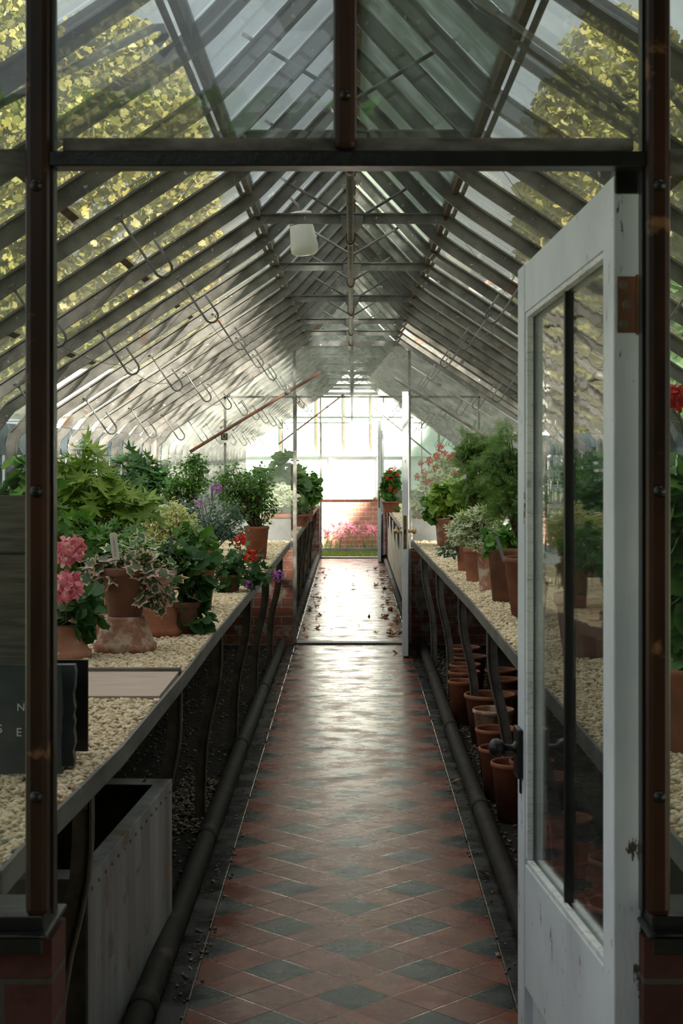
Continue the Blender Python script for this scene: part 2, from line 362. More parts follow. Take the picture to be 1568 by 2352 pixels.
T['ovate'] = (np.array([(0,0,0),(.28,.4,.08),(0,1,-.05),(-.28,.4,.08),(0,.45,-.02)], float), np.array([(0,1,4),(1,2,4),(2,3,4),(3,0,4)]), np.array([.6,1,1,1,0.]))
def feather():
    V = []; Fs = []; rim = []
    for i in range(13):
        y = .06+.072*i; L = .36*(1-abs(i-4.2)/11)
        for sg in (1, -1):
            o = len(V); V += [(0, y-.008, 0), (0, y+.012, 0), (sg*L*.55, y+.045, .02), (sg*L, y+.12, -.06), (sg*L*.5, y+.09, .01)]
            Fs += [(o, o+2, o+1), (o+1, o+2, o+4), (o+2, o+3, o+4)]; rim += [0, 0, .5, 1, .5]
    o = len(V); V += [(-.008,0,0), (.008,0,0), (0,1.08,-.03)]; Fs.append((o, o+1, o+2)); rim += [0,0,0]
    return np.array(V, float), np.array(Fs), np.array(rim, float)
T['feather'] = feather()
T['petal'] = (np.array([(0,0,0),(.38,.5,.05),(.25,.95,.12),(-.25,.95,.12),(-.38,.5,.05)], float), np.array([(0,1,2),(0,2,3),(0,3,4)]), np.zeros(5))
T['strap'] = (np.array([(-.05,0,0),(.05,0,0),(.07,.5,.12),(-.07,.5,.12),(0,1,.0)], float), np.array([(0,1,2),(0,2,3),(3,2,4)]), np.zeros(5))
def norm(a): return a/np.maximum(np.linalg.norm(a, axis=1, keepdims=True), 1e-9)
def place(tpl, P, nrm_, tipdir, size):
    """instances of a template: positions, normals, tip directions, sizes -> arrays"""
    V, Fc, rim = T[tpl]; z = norm(nrm_); y = norm(tipdir - z*np.sum(tipdir*z, axis=1, keepdims=True)); x = np.cross(y, z)
    R = np.stack([x, y, z], axis=2)
    W = np.einsum('nij,kj->nki', R, V)*size[:, None, None] + P[:, None, :]
    FF = Fc[None]+(np.arange(len(P))*len(V))[:, None, None]
    return W.reshape(-1, 3), FF.reshape(-1, 3), np.tile(rim, len(P))
def ball(n, rng, r0=0.0):
    d = norm(rng.normal(size=(n, 3))); return d*(r0+(1-r0)*rng.random((n, 1))**.45)
def merge(parts):
    V = []; Fc = []; R = []; o = 0
    for v, f, r in parts: V.append(v); Fc.append(f+o); R.append(r); o += len(v)
    return np.concatenate(V), np.concatenate(Fc), np.concatenate(R)
def foliage(parent, blobs, tpl, size, m, rng, up=.8, droop=0, spread=.55, rootz=0, stems=True, stemmat='stem', name='foliage'):
    """blobs: (centre xyz, radii xyz, n leaves, n tips) in the thing's own space"""
    parts = []; sm = MB()
    for c, r, n, nt in blobs:
        c = np.array(c); r = np.array(r)
        tips = ball(nt, rng, .25)*r*.85 + c
        which = rng.integers(0, nt, n)
        P = tips[which] + rng.normal(size=(n, 3))*r*spread*.42
        q = (P-c)/r; L = np.linalg.norm(q, axis=1, keepdims=True); P = np.where(L > 1.08, c+q/L*r*(1.0+.12*rng.random((n, 1))), P)
        out = norm((P-c)/r + .15*rng.normal(size=(n, 3)))
        nn = out*.55 + np.array([0, -.15, up]) + rng.normal(size=(n, 3))*.38
        tip = out + rng.normal(size=(n, 3))*.5 + np.array([0, 0, -droop])
        S = size*(.6+.7*rng.random(n))
        parts.append(place(tpl, P, nn, tip, S))
        if stems:
            for t in tips:
                b = np.array([rng.normal()*.015, rng.normal()*.015, rootz]); mid = (b*.45+t*.55); mid[2] += .03+.1*abs(t[2]-rootz)*(1 if t[2] < rootz+.1 else .2)
                sm.tube([b, (b+mid)/2+rng.normal(size=3)*.008, mid, t], [.0045, .0038, .003, .0018], 5)
    V, Fc, R = merge(parts)
    o = npmesh(name, V, Fc, m, parent, rim=R)
    if stems and sm.v: sm.build('stem', stemmat, parent, smooth=True)
    return o
def flower(parent, c, r, m, rng, n=110, tpl='petal', ps=.42, name='flower_head', stalk=None):
    c = np.array(c); d = norm(rng.normal(size=(n, 3))*np.array([1,1,.8])+np.array([0,-.1,.15]))
    P = c + d*r*(.45+.4*rng.random((n, 1)))
    nn = d + rng.normal(size=(n, 3))*.45; tip = norm(rng.normal(size=(n, 3)))+d*.3
    V, Fc, R = place(tpl, P, nn, tip, r*ps*(.8+.5*rng.random(n)))
    o = npmesh(name, V, Fc, m, parent)
    if stalk is not None:
        s = np.array(stalk); mid = (s+c)/2+np.array([0, 0, .02])
        MB().tube([s, mid, c], .0022, 5).build('flower_stalk', 'stem', o, smooth=True)
    return o
def pot_prof(h, rt, rb, lip=True):
    t = .009
    if lip: return [(0,0),(rb,0),(rb,.004),(rt*.93,h*.80),(rt*.95,h*.82),(rt*1.0,h*.83),(rt*1.02,h*.86),(rt*1.02,h*.97),(rt*.99,h),(rt*.93,h),(rt*.91,h*.95),(rt*.86,h*.72),(rb*.9,.012),(0,.012)]
    return [(0,0),(rb,0),(rt,h),(rt-t,h),(rb-t,.012),(0,.012)]
def rollpot(h, rt, rb):                                 # plain pot with a rolled rim
    return [(0,0),(rb,0),(rt*.95,h*.90),(rt*1.0,h*.915),(rt*1.03,h*.945),(rt*1.02,h*.985),(rt*.98,h),(rt*.93,h*.985),(rt*.90,h*.95),(rt*.88,h*.86),(rb*.9,.012),(0,.012)]
def stand_prof(h, rt, rb):                              # upturned pot: thick ring at the bottom, foot on top
    return [(rb*.9,0),(rb,.002),(rb*1.0,h*.20),(rb*.93,h*.26),(rb*.90,h*.30),(rb*.885,h*.36),(rb*.86,h*.40),(rt*1.12,h*.72),(rt*1.02,h*.94),(rt*.97,h),(rt*.3,h),(rt*.28,h-.006),(0,h-.006)]

# ------------------------------------------------------------------ world, sun, camera
w = bpy.data.worlds.new('world'); bpy.context.scene.world = w; w.use_nodes = True
nt = w.node_tree; nt.nodes.clear(); g = N(nt)
tc = g.n('TexCoord').outputs['Generated']; sx = g.n('SeparateXYZ'); g.l(tc, sx.inputs[0])
col = g.ramp(sx.outputs[2], [(0, (.34,.36,.36)), (.25, (.40,.46,.50)), (.6, (.95,1.0,1.0)), (1, (1.0,1.0,1.0))])
bg = g.n('Background'); g.l(col, bg.inputs[0]); bg.inputs[1].default_value = 1.45
wo = g.n('OutputWorld'); g.l(bg.outputs[0], wo.inputs[0])
sl = bpy.data.lights.new('sun', 'SUN'); sl.energy = 38.0; sl.angle = .07; sl.color = (1,.93,.82)
so = bpy.data.objects.new('sun', sl); C.objects.link(so)
so.rotation_euler = Vector((-1, 1.15, -1.12)).to_track_quat('-Z', 'Y').to_euler()
so.location = (4,-4,6)
cd = bpy.data.cameras.new('camera'); cam = bpy.data.objects.new('camera', cd); C.objects.link(cam)
cam.location = (0,0,EYE); cam.rotation_euler = (math.pi/2, 0, 0)
cd.sensor_fit = 'VERTICAL'; cd.sensor_height = 36; cd.lens = F/2352*36
cd.shift_x = -(CX-784)/2352; cd.shift_y = -(1176-HZ)/2352
cd.clip_start = .05; cd.clip_end = 300
cd.dof.use_dof = True; cd.dof.focus_distance = 8.5; cd.dof.aperture_fstop = 14
bpy.context.scene.camera = cam
S = bpy.context.scene
S.view_settings.view_transform = 'Standard'; S.view_settings.look = 'None'; S.view_settings.gamma = 1
S.view_settings.exposure = 0.55; S.view_settings.use_curve_mapping = False
S.cycles.transparent_max_bounces = 40; S.cycles.max_bounces = 10

# ------------------------------------------------------------------ setting
Y1, Y2, Y3 = 2.46, 12.40, 22.6
WX = 1.6; EAVE = 1.662; KX, KZ = .385, 2.459; SL = .656; RIDGE = 2.86
MB().box(-.53,.52,.3,Y3-.05,-.05,0).build('floor', 'tiles', label='wet red and black diamond tiled path between the benches', cat='floor', kind='structure')
MB().box(-1.75,-.5,2.2,Y3,-.10,-.012).build('floor', 'soil', label='dark earth under the left bench', cat='floor', kind='structure')
MB().box(.5,1.75,2.2,Y3,-.10,-.012).build('floor', 'soil', label='dark earth under the right bench', cat='floor', kind='structure')
M['ground'] = simple('outside_ground', (.17,.19,.09), (.09,.09,.05), 6, .9, 0, .5)
gm = MB(); gm.box(-30,30,Y3+.0,60,-.2,-.02); gm.box(-30,-1.8,-20,Y3,-.2,-.02); gm.box(1.8,30,-20,Y3,-.2,-.02); gm.box(-1.8,1.8,-20,2.2,-.2,-.06)
gm.build('floor', 'ground', label='mossy ground outside the greenhouse', cat='ground', kind='structure')
MB().box(-.46,.46,Y2-.06,Y2+.06,0,.012).build('trim_1', 'slate', label='worn dark threshold strip below the second doorway', cat='trim', kind='structure')
MB().box(-.46,.46,Y3-.06,Y3+.08,0,.02).build('trim_2', 'slategrey', label='pale threshold at the far doorway', cat='trim', kind='structure')

def barpath(sg):
    p = [(WX,.80),(WX,1.50),(WX-.004,1.575),(WX-.02,1.625),(WX-.055,EAVE-.012+.055*SL*.2)]
    for x in (1.48,1.2,.9,.6,.46): p.append((x, KZ-(x-KX)*SL))
    p += [(.41,2.445),(.375,2.474),(.335,2.512),(.29,2.560),(.15,2.712),(.018,RIDGE-.004)]
    nr = []
    for i in range(len(p)):
        a = p[max(i-1,0)]; b = p[min(i+1,len(p)-1)]; dx, dz = b[0]-a[0], b[1]-a[1]; L = math.hypot(dx, dz)
        nr.append((sg*-dz/L, dx/L))                      # towards the inside
    return [(sg*x, z) for x, z in p], nr
def roofz(x): x = abs(x); return KZ-(x-KX)*SL if x > KX else KZ+(KX-x)*(RIDGE-KZ)/KX

def section(name, ya, yb, label, mt, collars, rods, first):
    n = 19; ys = [ya+(yb-ya)*i/n for i in range(n+1)]
    root = thing(name, label, 'roof', (0, ya, 0), kind='structure')
    bars = {}
    for sg in (-1, 1):
        p, nr = barpath(sg); b = MB()
        b.strip(p, nr, 0, .046, -.0045, .0045); b.strip(p, nr, -.004, .003, -.016, .016); b.strip(p, nr, .040, .048, -.007, .007)
        bars[sg] = b
    for sg in (-1, 1):
        first_o = None
        for y in ys[(0 if first else 1):]:
            if first_o is None:
                first_o = bars[sg].build('glazing_bar', mt, root); o = first_o
            else:
                o = first_o.copy(); C.objects.link(o)
            o.location = (0, y-ya, 0)
    # glass: lapped panes on the slope, then the steep top light, then side windows
    for sg in (-1, 1):
        for (xa, xb, lift) in ((1.585,1.17,.0),(1.19,.78,.002),(.80,.366,.004)):
            gb = MB()
            for i in range(n):
                y0, y1 = ys[i]-ya+.006, ys[i+1]-ya-.006
                za, zb = roofz(xa)+.006, roofz(xb)+.006
                L = math.hypot(xb-xa, zb-za); nx, nz = sg*(zb-za)/L, -(xb-xa)/L
                o1, o2 = .004+.007, .004
                vs = []
                for y in (y0, y1):
                    for (x, z, o_) in ((xa, za, o1), (xb, zb, o2)):
                        vs += [(sg*x+nx*o_, y, z+nz*o_), (sg*x+nx*(o_+.003), y, z+nz*(o_+.003))]
                gb.add(vs, ((0,2,3,1),(4,5,7,6),(0,4,6,2),(1,3,7,5),(0,1,5,4),(2,6,7,3)))
            gb.build('roof_glass', 'roofglass', root)
            if xa < 1.3:                                   # moss and dirt caught in the pane laps
                mb = MB()
                for i in range(n):
                    if random.random() < .8:
                        a = ys[i]-ya+.02+random.random()*.1; b2 = ys[i+1]-ya-.02-random.random()*.1; x = xa-.006
                        mb.box(-.012, .012, a, b2, 0, .003, Matrix.Translation((sg*x, 0, roofz(x)+.003)) @ Matrix.Rotation(sg*math.atan(SL), 4, 'Y'))
                mb.build('lap_moss', 'woody', root)
        gb = MB(); xa, xb = .375, .03
        for i in range(n):
            y0, y1 = ys[i]-ya+.006, ys[i+1]-ya-.006
            za, zb = roofz(xa)+.02, roofz(xb)+.012
            gb.add([(sg*xa,y0,za),(sg*xb,y0,zb),(sg*xb,y1,zb),(sg*xa,y1,za),(sg*xa,y0,za+.003),(sg*xb,y0,zb+.003),(sg*xb,y1,zb+.003),(sg*xa,y1,za+.003)], ((0,3,2,1),(4,5,6,7),(0,1,5,4),(1,2,6,5),(2,3,7,6),(3,0,4,7)))
        gb.build('top_light_glass', 'mossglass' if sg > 0 else 'topglass', root)
        # bottom rail of the top lights and the tube beside it
        mb = MB(); mb.box(sg*.372-.010, sg*.372+.010, .0, yb-ya, 2.460, 2.520); mb.build('purlin', 'woody' if sg > 0 else mt, root)
        mb = MB(); mb.tube([(sg*.40,.0,2.462),(sg*.40,yb-ya,2.462)], .009); mb.build('purlin_tube', mt, root, smooth=True)
        # side window glass, rails and eaves board
        mb = MB()
        for i in range(n): mb.box(sg*WX+(.008 if sg>0 else -.012), sg*WX+(.012 if sg>0 else -.008), ys[i]-ya+.01, ys[i+1]-ya-.01, .80, 1.55)
        mb.build('side_window_pane', 'sideglass', root)
        x0, x1 = (WX+.004, WX+.024) if sg > 0 else (-WX-.024, -WX-.004)
        MB().box(x0, x1, .01, yb-ya, 1.555, 1.665).build('eaves_board', 'iron_blue', root)
        MB().box(x0-sg*.014, x1-sg*.006, .01, yb-ya, 1.518, 1.555).build('window_head_rail', 'iron_blue', root)
        mb = MB()
        for i in range(n):
            for f_ in (.16, .84): yy = ys[i]-ya+(ys[i+1]-ys[i])*f_; mb.box(x0, x1, yy-.014, yy+.014, .80, 1.53)
        mb.build('window_stiles', 'iron_blue', root)
    mb = MB(); mb.box(-.018,.018,0,yb-ya,RIDGE-.05,RIDGE+.03); mb.box(-.05,.05,0,yb-ya,RIDGE+.03,RIDGE+.05); mb.build('ridge_board', 'woody', root)
    for y in collars:
        z = EYE+.939; cb = MB(); cb.box(-KX-.01,KX+.01,-.004,.004,z-.026,z+.014); cb.box(-KX-.005,KX+.005,-.014,.014,z+.010,z+.015)
        o = cb.build('collar_beam', mt, root); o.location = (0, y-ya, 0)
        pl = MB()
        pl.add([(x, yy, zz) for yy in (-.006,.002) for x, zz in ((-.045,z+.006),(.045,z+.006),(.042,z-.03),(.018,z-.065),(-.018,z-.065),(-.042,z-.03))],
               [(5,4,3,2,1,0),(6,7,8,9,10,11)]+[(i,(i+1)%6,(i+1)%6+6,i+6) for i in range(6)])
        o = pl.build('gusset_plate', mt, root); o.location = (0, y-ya-.008, 0)
        for sg in (-1, 1):
            bo = MB(); bo.lathe([(0,0),(.008,0),(.006,.006),(0,.007)], 10, mtx=Matrix.Translation((sg*(KX-.015), y-ya-.006, z-.006)) @ Matrix.Rotation(math.pi/2, 4, 'X')); bo.build('bolt', 'rust', root)
    for y in rods:
        for sg in (-1, 1):
            rb = MB(); rb.tube([(sg*.004,0,EYE+.925),(sg*.285,0,EYE+.925+.285*.60)], .0058, 8)
            o = rb.build('brace_rod', mt, root, smooth=True); o.location = (0, y-ya+(.012 if sg > 0 else -.004), 0)
    return root
NB = (Y2-.06-Y1)/19
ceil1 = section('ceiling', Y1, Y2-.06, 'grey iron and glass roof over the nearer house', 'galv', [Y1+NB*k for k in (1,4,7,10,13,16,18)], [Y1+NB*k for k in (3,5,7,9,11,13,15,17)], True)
ceil2 = section('ceiling', Y2+.06, Y3-.06, 'iron and glass roof of the farther house beyond the partition, coloured sunlit-pale', 'galv_far', [Y2+.06+NB*k for k in (1,4,7,10,13,16,18)], [Y2+.06+NB*k for k in (1,3,5,7,9,11,13,15,17)], True)
# side walls under the windows
for sg, nm in ((-1, 'wall_left'), (1, 'wall_right')):
    r = thing(nm, 'low whitewashed brick wall along the %s side of the house' % ('left' if sg < 0 else 'right'), 'wall', kind='structure')
    MB().box(*(sorted((sg*(WX-.05), sg*(WX+.17)))), Y1+.12, Y3-.12, -.02, .76).build('brickwork', 'brick_side', r)
    MB().box(*(sorted((sg*(WX-.07), sg*(WX+.19)))), Y1+.05, Y3-.05, .76, .80).build('window_sill', 'slategrey', r)

# front gable frame
def gable(name, Y, label, frame, bm, gl, glside, thick=.038):
    r = thing(name, label, 'wall', kind='structure'); W = thick
    for sg in (-1, 1):
        x0, x1 = sorted((sg*.475, sg*(WX+.15)))
        MB().box(x0, x1, Y-.0, Y+.14, -.02, .745).build('brick_base', bm, r)
    return r
wf = thing('wall_front', 'brown framed glass gable with a low brick base around the near doorway', 'wall', kind='structure')
for sg in (-1, 1):
    xi = .478 if sg < 0 else .465
    x0, x1 = sorted((sg*(xi+.003), sg*1.77))
    MB().box(x0, x1, Y1+.012, Y1+.13, -.08, .742).build('brick_base', 'brick_front', wf)
    c = sg*(xi+.02)
    b = MB(); b.strip([(c, .79), (c, 2.62)], [(sg, 0), (sg, 0)], -.019, .019, Y1-.028, Y1+.016)
    b.build('post', 'brown', wf, bevel=.010)
    b = MB(); b.box(*sorted((c-sg*.019, c-sg*.024)), Y1-.010, Y1+.02, .79, 2.6); b.build('post_edge', 'black', wf)
    b = MB(); b.box(*sorted((c-sg*.02, sg*1.72)), Y1-.045, Y1+.13, .758, .766); b.box(*sorted((c-sg*.012, sg*1.72)), Y1-.045, Y1-.036, .735, .766); b.box(*sorted((c-sg*.01, sg*1.72)), Y1-.02, Y1+.10, .764, .79)
    b.build('sill', 'black', wf, bevel=.003)
    for z in (EYE+.425, EYE-.058, EYE-.54):
        b = MB(); b.lathe([(0,-.009),(.005,-.0085),(.009,-.005),(.0105,0),(.0105,.002),(0,.002)], 16, mtx=Matrix.Translation((c, Y1-.028, z)) @ Matrix.Rotation(-math.pi/2, 4, 'X')); b.build('bolt', 'black', wf, smooth=True)
    b = MB(); b.box(*sorted((c+sg*.019, sg*1.45)), Y1-.012, Y1+.012, 1.966, 2.005); b.build('side_rail', 'dusty', wf)
    b = MB(); x0, x1 = sorted((c+sg*.012, sg*1.6)); b.box(x0, x1, Y1-.002, Y1+.002, .795, 1.97); b.build('glass_pane', 'gableglass', wf)
    b = MB(); x0, x1 = sorted((sg*.01, c))
    zt = lambda x: roofz(x)-.01
    b.add([(sg*.012,Y1-.002,2.02),(c,Y1-.002,2.02),(c,Y1-.002,zt(c)),(sg*KX,Y1-.002,zt(KX)),(sg*.012,Y1-.002,zt(0))]+[(sg*.012,Y1+.002,2.02),(c,Y1+.002,2.02),(c,Y1+.002,zt(c)),(sg*KX,Y1+.002,zt(KX)),(sg*.012,Y1+.002,zt(0))],
          [(0,1,2,3,4),(9,8,7,6,5)]); b.build('glass_pane', 'wavyglass', wf)
    b = MB(); xs = [abs(c)+.01, 1.0, 1.42]
    lo = [(sg*xs[0], 2.0), (sg*1.07, 2.0)]; 
    b.add([(sg*xs[0],y,2.0) for y in (Y1-.002,)]+[(sg*1.07,Y1-.002,2.0),(sg*xs[0],Y1-.002,zt(xs[0]))]+[(sg*xs[0],Y1+.002,2.0),(sg*1.07,Y1+.002,2.0),(sg*xs[0],Y1+.002,zt(xs[0]))], [(0,1,2),(5,4,3)])
    b.build('glass_pane', 'gableglass', wf)
MB().box(-.48,.468,Y1-.02,Y1+.03,1.977,2.001).build('lintel', 'black', wf, bevel=.002)
b = MB(); b.box(-.46,.448,Y1-.010,Y1+.015,2.001,2.024); b.build('glazing_rail', 'dusty', wf, bevel=.003)
b = MB(); b.strip([(-.011,2.003),(-.011,2.84)], [(1,0),(1,0)], -.0185,.0185,Y1-.028,Y1+.014); b.build('post', 'brown', wf, bevel=.010)
b = MB(); b.lathe([(0,-.009),(.005,-.0085),(.008,-.005),(.0095,0),(.0095,.002),(0,.002)], 16, mtx=Matrix.Translation((-.011, Y1-.028, EYE+.567)) @ Matrix.Rotation(-math.pi/2, 4, 'X')); b.build('bolt', 'black', wf, smooth=True)

# partition and end gables
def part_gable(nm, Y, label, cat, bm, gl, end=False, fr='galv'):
    r = thing(nm, label, cat, kind='structure')
    for sg in (-1, 1):
        x0, x1 = sorted((sg*.475, sg*(WX-.06)))
        MB().box(x0, x1, Y-.05, Y+.055, -.02, .77).build('brick_base', bm, r)
        MB().box(*sorted((sg*.49, sg*WX)), Y-.012, Y+.02, .77, 1.0).build('slate_kickboard', 'slategrey', r)
        b = MB(); c = sg*.462; b.box(c-.011, c+.011, Y-.02, Y+.02, 0, roofz(.46)-.02); b.build('door_post', fr, r)
        b = MB(); b.box(c-sg*.014-.004, c-sg*.014+.004, Y-.006, Y+.02, 0, 1.98); b.build('door_stop', 'dusty', r)
        c = sg*1.02; b = MB(); b.box(c-.009, c+.009, Y-.015, Y+.015, .77, roofz(1.02)-.01); b.build('mullion', fr, r)
        if not end:
            for xx in (.80,):
                pass
        b = MB(); b.box(*sorted((sg*.02, sg*.455)), Y-.003, Y, 1.99, 2.40); 
        b.build('glass_pane', gl, r)
        b = MB(); b.add([(sg*x, Y+d, z) for d in (0,.003) for x, z in ((.02,2.42),(.44,2.42),(KX,roofz(KX)-.01),(.02,roofz(.02)-.01))], [(0,1,2,3),(7,6,5,4)]); b.build('glass_pane', gl, r)
        for xa, xb in ((.474,1.01),(1.03,1.575)):
            b = MB(); b.add([(sg*x, Y+d, z) for d in (0,.003) for x, z in ((xa,1.0),(xb,1.0),(xb,min(1.985,roofz(xb)-.01)),(xa,1.985 if roofz(xa) > 1.99 else roofz(xa)))], [(0,1,2,3),(7,6,5,4)]); b.build('glass_pane', gl, r)
        b = MB(); b.add([(sg*x, Y+d, z) for d in (0,.003) for x, z in ((.474,1.995),(1.01,1.995),(1.01,roofz(1.01)-.01),(.474,roofz(.474)-.01))], [(0,1,2,3),(7,6,5,4)]); b.build('glass_pane', gl, r)
    b = MB(); b.box(-1.05,1.05,Y-.015,Y+.015,1.976,1.992); b.build('lintel', fr, r)
    b = MB(); b.box(-.46,.46,Y-.022,Y+.02,2.392,2.434); b.build('head_beam', fr, r)
    b = MB(); b.box(-.012,.012,Y-.014,Y+.014,1.992,2.392); b.build('mullion', fr, r)
    return r
wp = part_gable('wall_partition', Y2, 'glazed iron partition on whitewashed brick between the two houses', 'wall', 'brick_wash', 'haze')
we = part_gable('wall_back', Y3, 'glazed end gable of the farther house with an open doorway', 'wall', 'brick_wash', 'endglass', True, 'galv_far')

# benches
def bench_edge(sg, Y):
    if sg < 0: xs = [(2.6,-.595),(3.03,-.588),(3.7,-.556),(5,-.542),(6.3,-.540),(9,-.515),(12.34,-.480)]
    else: xs = [(2.6,.600),(5.4,.580),(7.6,.572),(9.5,.535),(12.34,.476)]
    zs = [(2.6,.80),(8,.80),(12.34,.825)]
    return float(np.interp(Y, *zip(*xs))), float(np.interp(Y, *zip(*zs)))
def make_leg(sg, x, zt, m):
    """S-curved flat iron leg; its aisle edge swings outwards below"""
    zz = [zt,zt-.10,zt-.18,zt-.27,zt-.36,zt-.46,zt-.56,.10,-.012]; off = [0,0,.006,.024,.046,.062,.068,.070,.072]
    p = [(sg*(abs(x)+o+.004), z) for z, o in zip(zz, off)]; nr = [(sg, 0)]*len(p)
    b = MB(); b.strip(p, nr, 0, .046, -.005, .005); b.strip(p, nr, 0, .006, -.016, .016); return b
def bench(sg, ya, yb, legs, label, m, pts=None):
    r = thing('staging_bench', label, 'bench', (0, ya, 0))
    N_ = 26; ys = [ya+(yb-ya)*i/N_ for i in range(N_+1)]
    E = [(pts(y) if pts else bench_edge(sg, y)) for y in ys]
    b = MB(); eb = MB()
    vs = []
    for y, (x, z) in zip(ys, E):
        vs += [(x+sg*.004, y-ya, z-.004), (sg*(WX-.075), y-ya, z-.004), (x+sg*.004, y-ya, z-.030), (sg*(WX-.075), y-ya, z-.030)]
    fs = []
    for i in range(N_):
        a, c = i*4, i*4+4; fs += [(a,a+1,c+1,c),(a+2,c+2,c+3,a+3),(a,c,c+2,a+2),(a+1,a+3,c+3,c+1)]
    e = N_*4; fs += [(0,2,3,1),(e,e+1,e+3,e+2)]
    b.add(vs, fs); b.build('slate_bed', 'bedslate', r)
    vs = []
    for y, (x, z) in zip(ys, E):
        vs += [(x, y-ya, z+.012), (x+sg*.008, y-ya, z+.012), (x, y-ya, z-.036), (x+sg*.008, y-ya, z-.036)]
    eb.add(vs, fs); eb.build('edge_strip', 'edge', r)
    for y in legs:
        x, z = (pts(y) if pts else bench_edge(sg, y)); o = make_leg(sg, abs(x)-.004, z-.034, m).build('leg', m, r); o.location = (0, y-ya, 0)
        MB().box(*sorted((x+sg*.012, sg*(WX-.08))), y-ya-.012, y-ya+.012, z-.062, z-.031).build('cross_bearer', m, r)
    return r
bench(-1, 2.62, 12.32, [3.40,4.93,6.43,8.03,9.5,11.0], 'long gravel-topped bench left of the near path, on curved iron legs', 'iron_leg')
bench(1, 2.62, 12.32, [3.45,5.02,6.59,8.16,9.73,11.15], 'long gravel-topped bench right of the near path, with terracotta pots underneath', 'iron_leg_grey')
farL = lambda y: (-.478, .80); farR = lambda y: (.478, .80)
bench(-1, 12.48, 22.45, [13.3,14.8,16.3,17.8,19.3,20.8], 'bench left of the path in the farther house', 'iron_leg', farL)
fb = bench(1, 12.48, 22.45, [13.3,14.8,16.3,17.8,19.3,20.8], 'bench right of the path in the farther house, faced with pale boards', 'iron_leg_grey', farR)
M['paleboard'] = simple('flaking_pale_boards', (.55,.52,.45), (.30,.26,.20), 7, .8, 0, .4, [(9,.62,(.16,.10,.07))], stretch=(1,.3,1))
MB().box(.50,.515,2.9,9.6,.08,.70).build('front_boards', 'paleboard', fb)

# gravel
def pebbles(name, n, xf, yr, zf, size, label, m='gravel', zj=.006, **kw):
    ico = np.array([(0,0,1),(.894,0,.447),(.276,.851,.447),(-.724,.526,.447),(-.724,-.526,.447),(.276,-.851,.447),(.724,.526,-.447),(-.276,.851,-.447),(-.894,0,-.447),(-.276,-.851,-.447),(.724,-.526,-.447),(0,0,-1)])
    fc = np.array([(0,1,2),(0,2,3),(0,3,4),(0,4,5),(0,5,1),(1,6,2),(2,7,3),(3,8,4),(4,9,5),(5,10,1),(6,7,2),(7,8,3),(8,9,4),(9,10,5),(10,6,1),(11,7,6),(11,8,7),(11,9,8),(11,10,9),(11,6,10)])
    rng = np.random.default_rng(len(name)+n)
    y = yr[0]+(yr[1]-yr[0])*rng.random(n); lo, hi = xf(y); x = lo+(hi-lo)*rng.random(n)
    z = zf(y)+rng.random(n)**2*zj
    s = size*(.55+.75*rng.random((n,1)))
    sc = s*np.stack([.8+.6*rng.random(n), .8+.5*rng.random(n), .45+.3*rng.random(n)], 1)
    V = ico[None]*(1+.28*rng.normal(size=(n,12,1)).clip(-1.2,1.2))*sc[:,None,:]
    a = rng.random(n)*6.283; ca, sa = np.cos(a), np.sin(a)
    tl = rng.normal(size=n)*.4
    Vx = V[...,0]*ca[:,None]-V[...,1]*sa[:,None]; Vy = V[...,0]*sa[:,None]+V[...,1]*ca[:,None]; Vz = V[...,2]+Vx*tl[:,None]*.6
    W = np.stack([Vx+x[:,None], Vy+y[:,None], Vz+z[:,None]], 2).reshape(-1,3)
    FF = (fc[None]+(np.arange(n)*12)[:,None,None]).reshape(-1,3)
    return npmesh(name, W, FF, m, smooth=True, label=label, cat='gravel', kind='stuff', **kw)
interp = lambda sg: (lambda y: np.interp(y, *( ((2.6,3.03,3.7,5,6.3,9,12.34),(-.595,-.588,-.556,-.542,-.540,-.515,-.480)) if sg<0 else ((2.6,5.4,7.6,9.5,12.34),(.600,.580,.572,.535,.476)))))
zf1 = lambda y: np.interp(y, (2.6,8,12.34), (.80,.80,.825))
eL, eR = interp(-1), interp(1)
PB0, PB1 = 4.52, 5.06                                   # the pale board lies here instead of gravel
pebbles('gravel', 15000, lambda y: (np.full_like(y,-1.52), eL(y)-.014), (2.66,PB0-.01), zf1, .0085, 'cream gravel on the left bench in front of the pink board')
pebbles('gravel', 34000, lambda y: (np.full_like(y,-1.45), eL(y)-.014), (PB1+.02,8.6), zf1, .0085, 'cream gravel on the left bench among the potted plants')
pebbles('gravel', 9000, lambda y: (np.full_like(y,-1.2), eL(y)-.014), (8.6,12.3), zf1, .011, 'cream gravel at the far end of the left bench, by the partition')
pebbles('gravel', 34000, lambda y: (eR(y)+.014, np.full_like(y,1.50)), (2.66,8.2), zf1, .0085, 'cream gravel on the right bench behind the white door')
pebbles('gravel', 15000, lambda y: (eR(y)+.014, np.full_like(y,1.35)), (8.2,12.3), zf1, .010, 'cream gravel at the far end of the right bench')
pebbles('gravel', 7000, lambda y: (np.full_like(y,-1.2), np.full_like(y,-.492)), (12.5,22.3), lambda y: y*0+.80, .016, 'pale gravel on the left bench of the farther house')
pebbles('gravel', 7000, lambda y: (np.full_like(y,.492), np.full_like(y,1.2)), (12.5,22.3), lambda y: y*0+.80, .016, 'pale gravel on the right bench of the farther house')
pebbles('gravel', 2600, lambda y: (np.full_like(y,-1.3), np.full_like(y,-.60)), (2.8,12.2), lambda y: y*0-.008, .007, 'dull gravel bits strewn on the earth under the left bench', 'litter', .003)
pebbles('gravel', 2500, lambda y: (np.full_like(y,.58), np.full_like(y,1.0)), (4.5,12.2), lambda y: y*0-.008, .007, 'dull gravel bits strewn on the earth under the right bench', 'litter', .003)
